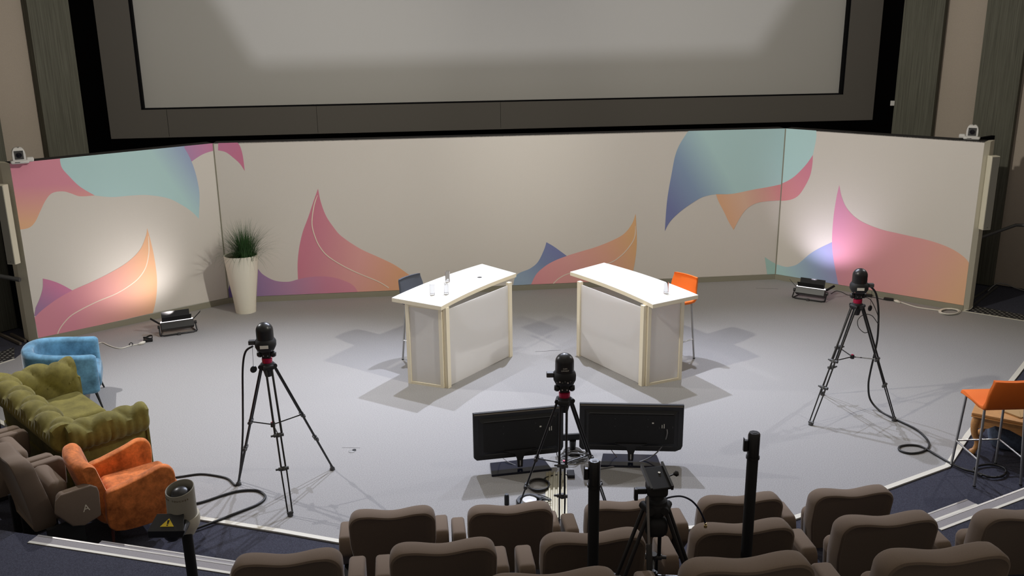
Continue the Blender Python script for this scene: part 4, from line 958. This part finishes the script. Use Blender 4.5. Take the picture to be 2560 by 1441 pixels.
# ------------------------------------------------------------------ belt posts
def post(label, px, py, zt):
    q = at(px, py, zt); h = zt - TZ
    t = thing('belt_post', label, 'post', (q.x, q.y, TZ), 0, 'black belt posts among the seats')
    mb = MB(); mb.lathe([(.0, 0), (.16, 0), (.165, .008), (.15, .02), (.05, .03), (0, .031)], 28); mb.build('base_plate', M_blkm, t)
    mb = MB(); mb.lathe([(.0, .02), (.031, .02), (.031, h - .12), (.0, h - .12)], 24); mb.build('pole', M_blkm, t)
    mb = MB(); mb.lathe([(.0, h - .14), (.034, h - .14), (.034, h - .012), (.028, h), (.0, h)], 8); hd = mb.build('belt_head', M_blk, t)
    mb = MB(); mb.lathe([(.0, h - .155), (.037, h - .155), (.037, h - .14), (.0, h - .14)], 20); mb.build('collar', M_blk, t)
    mb = MB(); mb.box((-.012, -.012, h), (.012, .006, h + .0015)); mb.build('cap_sticker', M_dgrey, hd)
    mb = MB(); mb.box((-.052, -.012, h - .11), (-.033, .012, h - .045)); mb.box((-.056, -.012, h - .11), (-.052, .012, h - .03)); mb.build('belt_clip', M_blk, t, bevel=.002)
    return t
post('black belt post nearer the centre tripod, rising between the seats', 1486, 1152, 2.0)
post('black belt post on the right, taller in view with a belt clip on its side', 1886, 1082, 2.09)

# ------------------------------------------------------------------ covered device on a pole at the left
q = at(452, 1250, 1.38); DZ = .47
t = thing('covered_camera', 'grey collared device on a black pole with a yellow warning triangle', 'camera', (q.x, q.y, DZ), 0)
H0 = 1.38 - DZ
Tc = TR(0, 0, H0) @ RX(.10) @ RY(.05); Rc = .088
mb = MB(); n = 48; lo = [(Rc * 1.03 * math.cos(2 * PI * k / n), Rc * 1.03 * math.sin(2 * PI * k / n), -.11) for k in range(n)]
def rim(r, dz=0): return [(r * math.cos(2 * PI * k / n), r * math.sin(2 * PI * k / n), .085 + dz + .012 * math.cos(2 * PI * k / n) + .010 * math.sin(2 * PI * k / n * 1)) for k in range(n)]
mb.loft([[(x * .93, y * .93, z) for x, y, z in lo], lo, rim(Rc), rim(Rc - .003, .002), rim(Rc - .006), [(x * .9, y * .9, -.02) for x, y, z in rim(Rc)]], True, T=Tc); cover = mb.build('collar_cover', M_grey, t)
mb = MB(); mb.lathe([(.0, -.02), (.066, -.02), (.066, .035)] + [(.066 * math.cos(k * PI / 14), .035 + .05 * math.sin(k * PI / 14)) for k in range(1, 7)] + [(0, .085)], 28, T=Tc @ TR(.006, .0, .0)); mb.build('dome', M_blk, t)
mb = MB(); mb.lathe([(.0, -.11), (.088, -.11), (.092, -.14), (.086, -.19), (.05, -.26), (.0, -.265)], 28, T=Tc @ TR(.012, .01, 0)); mb.build('white_body', M_cream, t)
word = 'NE PAS TOUCHER'
for k, ch in enumerate(word):
    if ch == ' ': continue
    a = -PI / 2 + (k - 8.3) * .178
    T = Tc @ TR(Rc * 1.012 * math.cos(a), Rc * 1.012 * math.sin(a), .045) @ RZ(a + PI / 2) @ RX(PI / 2); text('lettering', ch, .0165, M_brown, cover, T, .0006)
mb = MB(); mb.tube([(.02, .0, 0), (.012, .0, H0 - .22)], .034, 20); mb.build('pole', M_blkm, t)
mb = MB(); mb.lathe([(.0, 0), (.17, 0), (.175, .008), (.15, .02), (.05, .03), (0, .031)], 28); mb.build('base_plate', M_blkm, t)
Tb = TR(-.038, -.125, H0 - .10) @ Matrix.Scale(1.14, 4)
mb = MB(); bx = [(-.105, .0, -.05), (.095, .0, -.05), (.12, .0, -.02), (.12, 0, .01), (.085, .0, .055), (-.07, .0, .055), (-.105, 0, .01)]
mb.loft([[(x, -.05, z) for x, _, z in [(-.105, 0, -.055), (.08, 0, -.055), (.095, 0, -.02), (.095, 0, -.012), (-.105, 0, -.012)]], [(x, .05, z) for x, _, z in [(-.105, 0, -.055), (.08, 0, -.055), (.095, 0, -.02), (.075, 0, .0), (-.085, 0, .0)]]], smooth=False, T=Tb)
bxo = mb.build('control_box', M_blk, t, bevel=.004)
Tl = Tb @ TR(-.005, -.052, -.012)
mb = MB(); mb.loft([[(-.10, 0, 0), (.095, 0, 0), (.095, .004, 0), (-.10, .004, 0)], [(-.075, .095, .05), (.07, .095, .05), (.07, .105, .045), (-.075, .105, .045)]], smooth=False, T=Tl); lid = mb.build('sloping_lid', M_blk, t)
sl = math.atan2(.05, .095)
Ts = Tl @ TR(.0, .042, .0235) @ RX(sl)
mb = MB(); mb.prism([(-.038, -.022), (.038, -.022), (0, .030)], 0, .0012, T=Ts); sg = mb.build('warning_triangle', M_yel, lid)
mb = MB(); mb.prism([(-.004, -.006), (.004, -.006), (.006, .018), (-.006, .018)], .0012, .002, T=Ts); mb.prism([(-.004, -.017), (.004, -.017), (.004, -.010), (-.004, -.010)], .0012, .002, T=Ts); mb.build('exclamation_mark', M_blkm, sg)
mb = MB(); mb.lathe([(.0, 0), (.03, .0), (.045, .02), (.045, .05), (0, .05)], 18, T=Tb @ TR(.0, .02, -.105)); mb.build('ball_mount', M_blk, t)

# ------------------------------------------------------------------ cables
def cable(name, label, pts, r, m, cat='cable', group=None, n=8, extra=None):
    mb = MB(); mb.tube(smoothpts(pts, n), r, 8)
    if extra: extra(mb)
    o = mb.build(name, m); tag(o, label, cat, group); return o
def fl(px, r, z=0.0): return [at(x, y, z + r) for x, y in px]
dl = dep((aL3[0], aL3[1], 1.4)); dlf = dep(at(597, 1205))
air = [(632, 866, 0), (614, 880, .05), (607, 920, .15), (607, 1000, .4), (607, 1080, .7), (603, 1150, .9), (596, 1205, 1)]
cable('power_cable', 'black cable hanging from the left dome camera and running off behind the orange armchair', [atd(x, y, dl + (dlf - dl) * f) for x, y, f in air] + fl([(588, 1214), (570, 1198), (540, 1190), (500, 1186), (455, 1192), (400, 1200)], .010), .010, M_rub)
cable('signal_cable', 'black looped cable on the floor right of the orange armchair', fl([(425, 1270), (498, 1258), (560, 1238), (600, 1228), (640, 1227), (661, 1238), (660, 1250), (640, 1264), (600, 1280), (540, 1304), (480, 1326), (425, 1347)], .012), .012, M_rub)
dr = dep((aR3[0], aR3[1], 1.4)); drf = dep(at(2190, 1020))
air = [(2176, 716, 0), (2190, 735, .03), (2196, 775, .1), (2195, 830, .3), (2190, 868, .45), (2176, 930, .65), (2171, 965, .8), (2176, 1000, .93)]
cable('power_cable', 'long black cable from the right dome camera curling on the stage and the dark carpet', [atd(x, y, dr + (drf - dr) * f) for x, y, f in air] + fl([(2200, 1028), (2235, 1047), (2290, 1074), (2318, 1100), (2322, 1118), (2305, 1130), (2275, 1134), (2250, 1127), (2250, 1117), (2275, 1113), (2305, 1118), (2340, 1138), (2375, 1158), (2410, 1174), (2440, 1182), (2480, 1194), (2510, 1188), (2512, 1172), (2480, 1162), (2445, 1166), (2434, 1178), (2455, 1190)], .012), .011, M_rub)
loopp = [(2168, 722), (2160, 740), (2178, 752), (2195, 790), (2196, 810), (2180, 790), (2160, 787), (2145, 800), (2146, 818), (2160, 832), (2172, 830)]
cable('thin_cable', 'thin black cable looping beside the right tripod head', [atd(x, y, dr) for x, y in loopp], .004, M_rub)
def cap(label, px, py, d, px0, py0):
    p = atd(px, py, d); t = thing('lens_cap', label, 'lens cap', p, 0, 'lens caps hanging from the tripods')
    mb = MB(); mb.lathe([(.0, -.008), (.030, -.008), (.034, 0), (.030, .008), (0, .008)], 18, T=RZ(.7) @ RX(PI / 2)); mb.build('cap_disc', M_blk, t)
    q = atd(px0, py0, d) - p; mb = MB(); mb.tube([q, (0, 0, .03)], .0018, 6); mb.build('cord', M_rub, t)
cap('black lens cap hanging by a cord left of the left tripod', 634, 924, dl, 631, 868)
cap('black lens cap hanging right of the right tripod head', 2175, 771, dr, 2180, 728)
# floor light leads
pk = fl([(372, 851)], .02)[0]
t = thing('power_adapter', 'black adapter with coiled lead beside the left floor light', 'adapter', (pk.x, pk.y, 0), .3)
mb = MB(); mb.box((-.07, -.03, 0), (.05, .03, .04)); mb.build('adapter_body', M_blkm, t, bevel=.006)
mb = MB()
for k in range(3): mb.tube([(.0 + .06 * math.cos(a) - .01, .03 + .04 * math.sin(a), .045 + .008 * k + .012 * math.sin(a * 2)) for a in [2 * PI * j / 20 for j in range(21)]], .004, 6)
mb.build('coiled_lead', M_rub, t)
cable('extension_cable', 'white extension cable running from behind the blue armchair to the left floor light', fl([(205, 892), (220, 878), (238, 863), (255, 857), (272, 864), (290, 870), (305, 871), (325, 865), (345, 861), (352, 859)], .008), .007, M_wcab,
      extra=lambda mb: mb.tube([at(346, 861, .012), at(352, 859, .02), at(358, 857, .02), at(362, 855, .015)], [.009, .02, .022, .012], 10))
q = at(328, 865, .0); t = thing('cable_tie', 'black tie knotted round the white cable near the left floor light', 'cable tie', (q.x, q.y, .008), 0)
mb = MB()
for k in range(3): mb.tube([(.022 * math.cos(a), .012 * math.sin(a + k), .012 + .022 * math.sin(a)) for a in [2 * PI * j / 12 for j in range(13)]], .004, 6)
mb.build('strap', M_blkm, t)
cable('lamp_lead', 'thin black lead lying from the right floor light past the right tripod', fl([(2078, 735), (2090, 728), (2105, 731), (2120, 738), (2150, 741), (2185, 744), (2215, 751), (2240, 753)], .006), .005, M_rub)
for px, py, lb in ((2168, 741, 'flat black adapter just behind the right tripod head'), (2221, 751, 'black adapter next to the white plug at the right wing')):
    q = at(px, py); t = thing('power_adapter', lb, 'adapter', (q.x, q.y, 0), -.5); mb = MB(); mb.box((-.07, -.03, 0), (.07, .03, .035)); mb.build('adapter_body', M_blkm, t, bevel=.006)
coil = []
for k in range(64):
    a = -PI * .5 + 2 * PI * k / 16; r = 1 - .06 * (k // 16); coil.append((2374 + 27 * r * math.cos(a), 779 + 8 * r * math.sin(a)))
cable('extension_cable', 'white extension cable coiled on the stage at the foot of the right wing', fl([(2238, 753), (2255, 757), (2290, 768), (2330, 774), (2352, 776)], .008) + [at(x, y, .008 + .006 * (i // 16)) for i, (x, y) in enumerate(coil)] + fl([(2395, 774), (2412, 776), (2426, 773), (2431, 766), (2424, 763), (2416, 768)], .010), .008, M_wcab, n=3,
      extra=lambda mb: mb.tube([at(2236, 752, .015), at(2240, 753, .02), at(2246, 755, .02), at(2250, 757, .01)], [.012, .022, .02, .009], 10))
q = at(2378, 772); t = thing('cable_tie', 'black tie standing on the white coil at the right wing', 'cable tie', (q.x, q.y, .02), 0)
mb = MB(); mb.tube([(.035 * math.cos(a), 0, .035 + .035 * math.sin(a)) for a in [2 * PI * j / 14 for j in range(15)]], .007, 6); mb.build('strap', M_blkm, t)
cable('wall_cable', 'pale cable drooping along the foot of the right wall', [at(x, y, z) for x, y, z in ((2470, 728, .02), (2482, 716, .04), (2495, 709, .06), (2515, 711, .05), (2540, 721, .02), (2575, 731, .01))], .009, M_gcab)
# television leads
cable('television_lead', 'grey lead drooping from the back of the right television to the floor', [at(1667, 1072, .38), at(1668, 1085, .34)] + [at(x, y, z) for x, y, z in ((1660, 1108, .22), (1640, 1134, .10), (1612, 1151, .03), (1580, 1160, .008), (1540, 1166, .008), (1500, 1173, .008))], .0065, M_gcab)
cable('television_lead', 'thin brown lead curling from the right television behind the left belt post', [at(x, y, z) for x, y, z in ((1517, 1105, .20), (1530, 1128, .08), (1545, 1148, .01), (1540, 1157, .008), (1520, 1158, .008), (1495, 1153, .008))], .004, mat('brown_lead', (.10, .06, .045), .5))
cable('television_lead', 'thin grey lead hanging from the left television over its stand', [at(x, y, z) for x, y, z in ((1243, 1122, .16), (1252, 1140, .06), (1275, 1158, .03), (1310, 1168, .008), (1345, 1160, .008))], .004, M_gcab)
cable('television_lead', 'grey leads dropping from the left television behind the centre tripod', [at(x, y, z) for x, y, z in ((1398, 1075, .36), (1399, 1092, .26), (1394, 1118, .12), (1393, 1140, .01), (1410, 1148, .008))], .005, M_gcab)
rr = random.Random(11); pts = []
for k in range(90):
    a = k * .9 + rr.uniform(-.3, .3); r = rr.uniform(.35, 1.0); pts.append(at(1437 + 40 * r * math.cos(a), 1141 + 15 * r * math.sin(a), rr.uniform(.006, .05)))
cable('cable_tangle', 'tangled heap of grey cables on the floor between the two televisions', pts, .0055, M_gcab, 'cable heap', n=5)
pts = []
for k in range(60):
    a = 2 * PI * k / 15; pts.append(at(1346 + (30 - k * .08) * math.cos(a), 1212 + (13 + k * .03) * math.sin(a), .008 + .0016 * k / 4))
cable('coiled_cable', 'black coiled cable on the floor left of the grooved cable ramp', pts + fl([(1360, 1198), (1380, 1190), (1405, 1187), (1425, 1189)], .008), .008, M_rub, n=3)
pts = []
for k in range(40):
    a = 2 * PI * k / 13; pts.append(at(1348 + (26 + 8 * math.sin(k * .5)) * math.cos(a), 1244 + 7 * math.sin(a + k * .05), .008 + .001 * k))
cable('coiled_cable', 'thin dark cable heaped over the white floor plate by the front seats', pts, .005, M_rub, n=3)
q = at(1427, 1190); t = thing('power_block', 'small black power block right of the grooved cable ramp', 'adapter', (q.x, q.y, 0), 0); mb = MB(); mb.box((-.035, -.06, 0), (.035, .06, .035)); mb.build('block_body', M_blkm, t, bevel=.006)
# cable ramp
r0, r1 = at(1391, 1184), at(1390, 1300); d = (r1 - r0); L = d.length
t = thing('cable_ramp', 'grooved beige cable ramp running from the televisions towards the front seats', 'cable ramp', (r0.x, r0.y, 0), math.atan2(d.y, d.x) + PI / 2)
mb = MB(); M_ramp = mat('ramp_beige', (.42, .38, .26), .35, metal=.3); mb.prism([(-.10, 0), (.10, 0), (.10, -L), (-.10, -L)], 0, .008); mb.build('base_strip', M_ramp, t)
for k in range(4): mb = MB(); x = -.063 + k * .042; mb.loft([[(x - .013, -y, .008), (x + .013, -y, .008), (x + .007, -y, .022), (x - .007, -y, .022)] for y in (0, L)], smooth=False); mb.build('ridge', M_ramp, t)
q = at(1324, 1258); t = thing('floor_plate', 'round white plate in a black ring on the floor before the front seats', 'plate', (q.x, q.y, 0), 0)
mb = MB(); mb.lathe([(.0, 0), (.12, 0), (.125, .02), (.115, .035), (.09, .035), (.085, .02), (0, .02)], 36); mb.build('black_ring', M_blk, t)
mb = MB(); mb.lathe([(.0, .02), (.07, .02), (.065, .035), (.0, .04)], 30); mb.build('white_disc', M_cwhite, t)
q = at(1267, 1262); t = thing('black_canister', 'small upright black canister on the floor before the front seats', 'canister', (q.x, q.y, 0), 0)
mb = MB(); mb.lathe([(.0, 0), (.022, 0), (.022, .09), (.0, .09)], 16); mb.build('canister_body', M_blkm, t); mb = MB(); mb.lathe([(.0, .09), (.018, .09), (.018, .105), (.0, .105)], 16); mb.build('lid', M_blk, t)
# cable hanging from the video tripod with a brass plug
dv = dep(hp)
cb = cable('signal_cable', 'dark blue cable arching right from the headless video tripod to a brass plug', [atd(x, y, dv + o) for x, y, o in ((1655, 1250, 0), (1680, 1243, .0), (1705, 1242, .02), (1728, 1252, .05), (1745, 1270, .08), (1757, 1292, .12), (1763, 1308, .14))], .005, mat('blue_cable', (.012, .014, .035), .45),)
p = atd(1764, 1312, dv + .145); t = cb
mb = MB(); mb.lathe([(.0, 0), (.009, .0), (.009, .014), (.006, .016), (.006, .026), (0, .026)], 12, T=TR(p.x, p.y, p.z - .018)); mb.build('brass_plug', mat('brass', (.55, .42, .18), .35, metal=.8), t)
# floor sockets and hatches
q = at(880, 1129); t = thing('floor_socket', 'small round metal floor socket right of the left tripod', 'floor socket', (q.x, q.y, 0), 0); mb = MB()
mb.lathe([(.0, .0), (.035, 0), (.035, .004), (.0, .005)], 20); mb.build('metal_lid', M_steel, t); mb = MB(); mb.lathe([(.0, .004), (.02, .004), (.02, .008), (.0, .008)], 16, c=(.02, .02)); mb.build('latch', M_blkm, t)
def seam(a, b, w=.006): strip('trim_10', [at(*a), at(*b)], w, 0.0005, .0015, M_dgrey)
seam((1338, 880), (1402, 876)); seam((1890, 721), (1945, 723)); seam((855, 1120), (900, 1121), .003)

# ------------------------------------------------------------------ rails, side steps and grating
def rail(label, pts, r, posts):
    t = thing('handrail', label, 'handrail', (0, 0, 0), 0, 'dark stair handrails'); mb = MB(); mb.tube(pts, r, 10); mb.build('rail_tube', M_dgrey, t)
    for p in posts: mb = MB(); mb.tube([p, (p.x, p.y, 0.0)], .018, 8); mb.build('rail_post', M_dgrey, t)
a, b, c2 = atd(2436, 600, 14.0), atd(2540, 563, 14.0), atd(2640, 566, 13.6)
rail('dark metal handrail bending at the right wall behind the right column speaker', [a, b, c2], .024, [a, c2])
a, b = atd(-60, 680, 12.6), atd(50, 700, 12.6)
rail('dark metal handrail behind the left column speaker', [a, b], .03, [a])
for p0, p1 in (((2428, 768), (2493, 717)), ((2424, 752), (2478, 718))): strip('trim_11', [at(*p0), at(*p1)], .035, -.005, .01, M_dgrey)
for p0, p1 in (((-20, 828), (52, 862)), ((28, 838), (64, 855))): strip('trim_12', [at(*p0), at(*p1)], .03, -.005, .03, mat('tread_edge', (.12, .10, .08), .6))
g = [at(2425, 776), at(2565, 804), at(2565, 788), at(2440, 765)]
M_grat = mat('grating', (.03, .03, .03), .6); nt = M_grat.node_tree; v = nt.nodes.new('ShaderNodeTexVoronoi'); v.inputs['Scale'].default_value = 14; v.inputs['Randomness'].default_value = 0.1
tc = nt.nodes.new('ShaderNodeTexCoord'); nt.links.new(tc.outputs['Object'], v.inputs['Vector']); rp = nt.nodes.new('ShaderNodeValToRGB'); rp.color_ramp.elements[0].position = .22; rp.color_ramp.elements[0].color = (.28, .27, .24, 1); rp.color_ramp.elements[1].position = .3; rp.color_ramp.elements[1].color = (.03, .028, .028, 1)
nt.links.new(v.outputs['Distance'], rp.inputs[0]); nt.links.new(rp.outputs[0], nt.nodes['Principled BSDF'].inputs['Base Color'])
slab('floor_grating', [(q.x, q.y) for q in g], -.011, -.002, M_grat)
g = [at(0, 905), at(36, 893), at(36, 868), at(0, 880)]
slab('floor_grating', [(q.x, q.y) for q in g], -.011, -.002, M_grat)
q = wr(2231, 258); n_ = Vector((wd_.y, -wd_.x)); qz = atp(2231, 258, wa, wb).z
mb = MB(); mb.box((-.03, -.02, -.04), (.03, .02, .04), T=TR(q.x + n_.x * .01, q.y - .02, qz)); o = mb.build('wall_sensor', M_cwhite, bevel=.005); tag(o, 'tiny white box on the ribbed wall strip right of the screen', 'sensor')
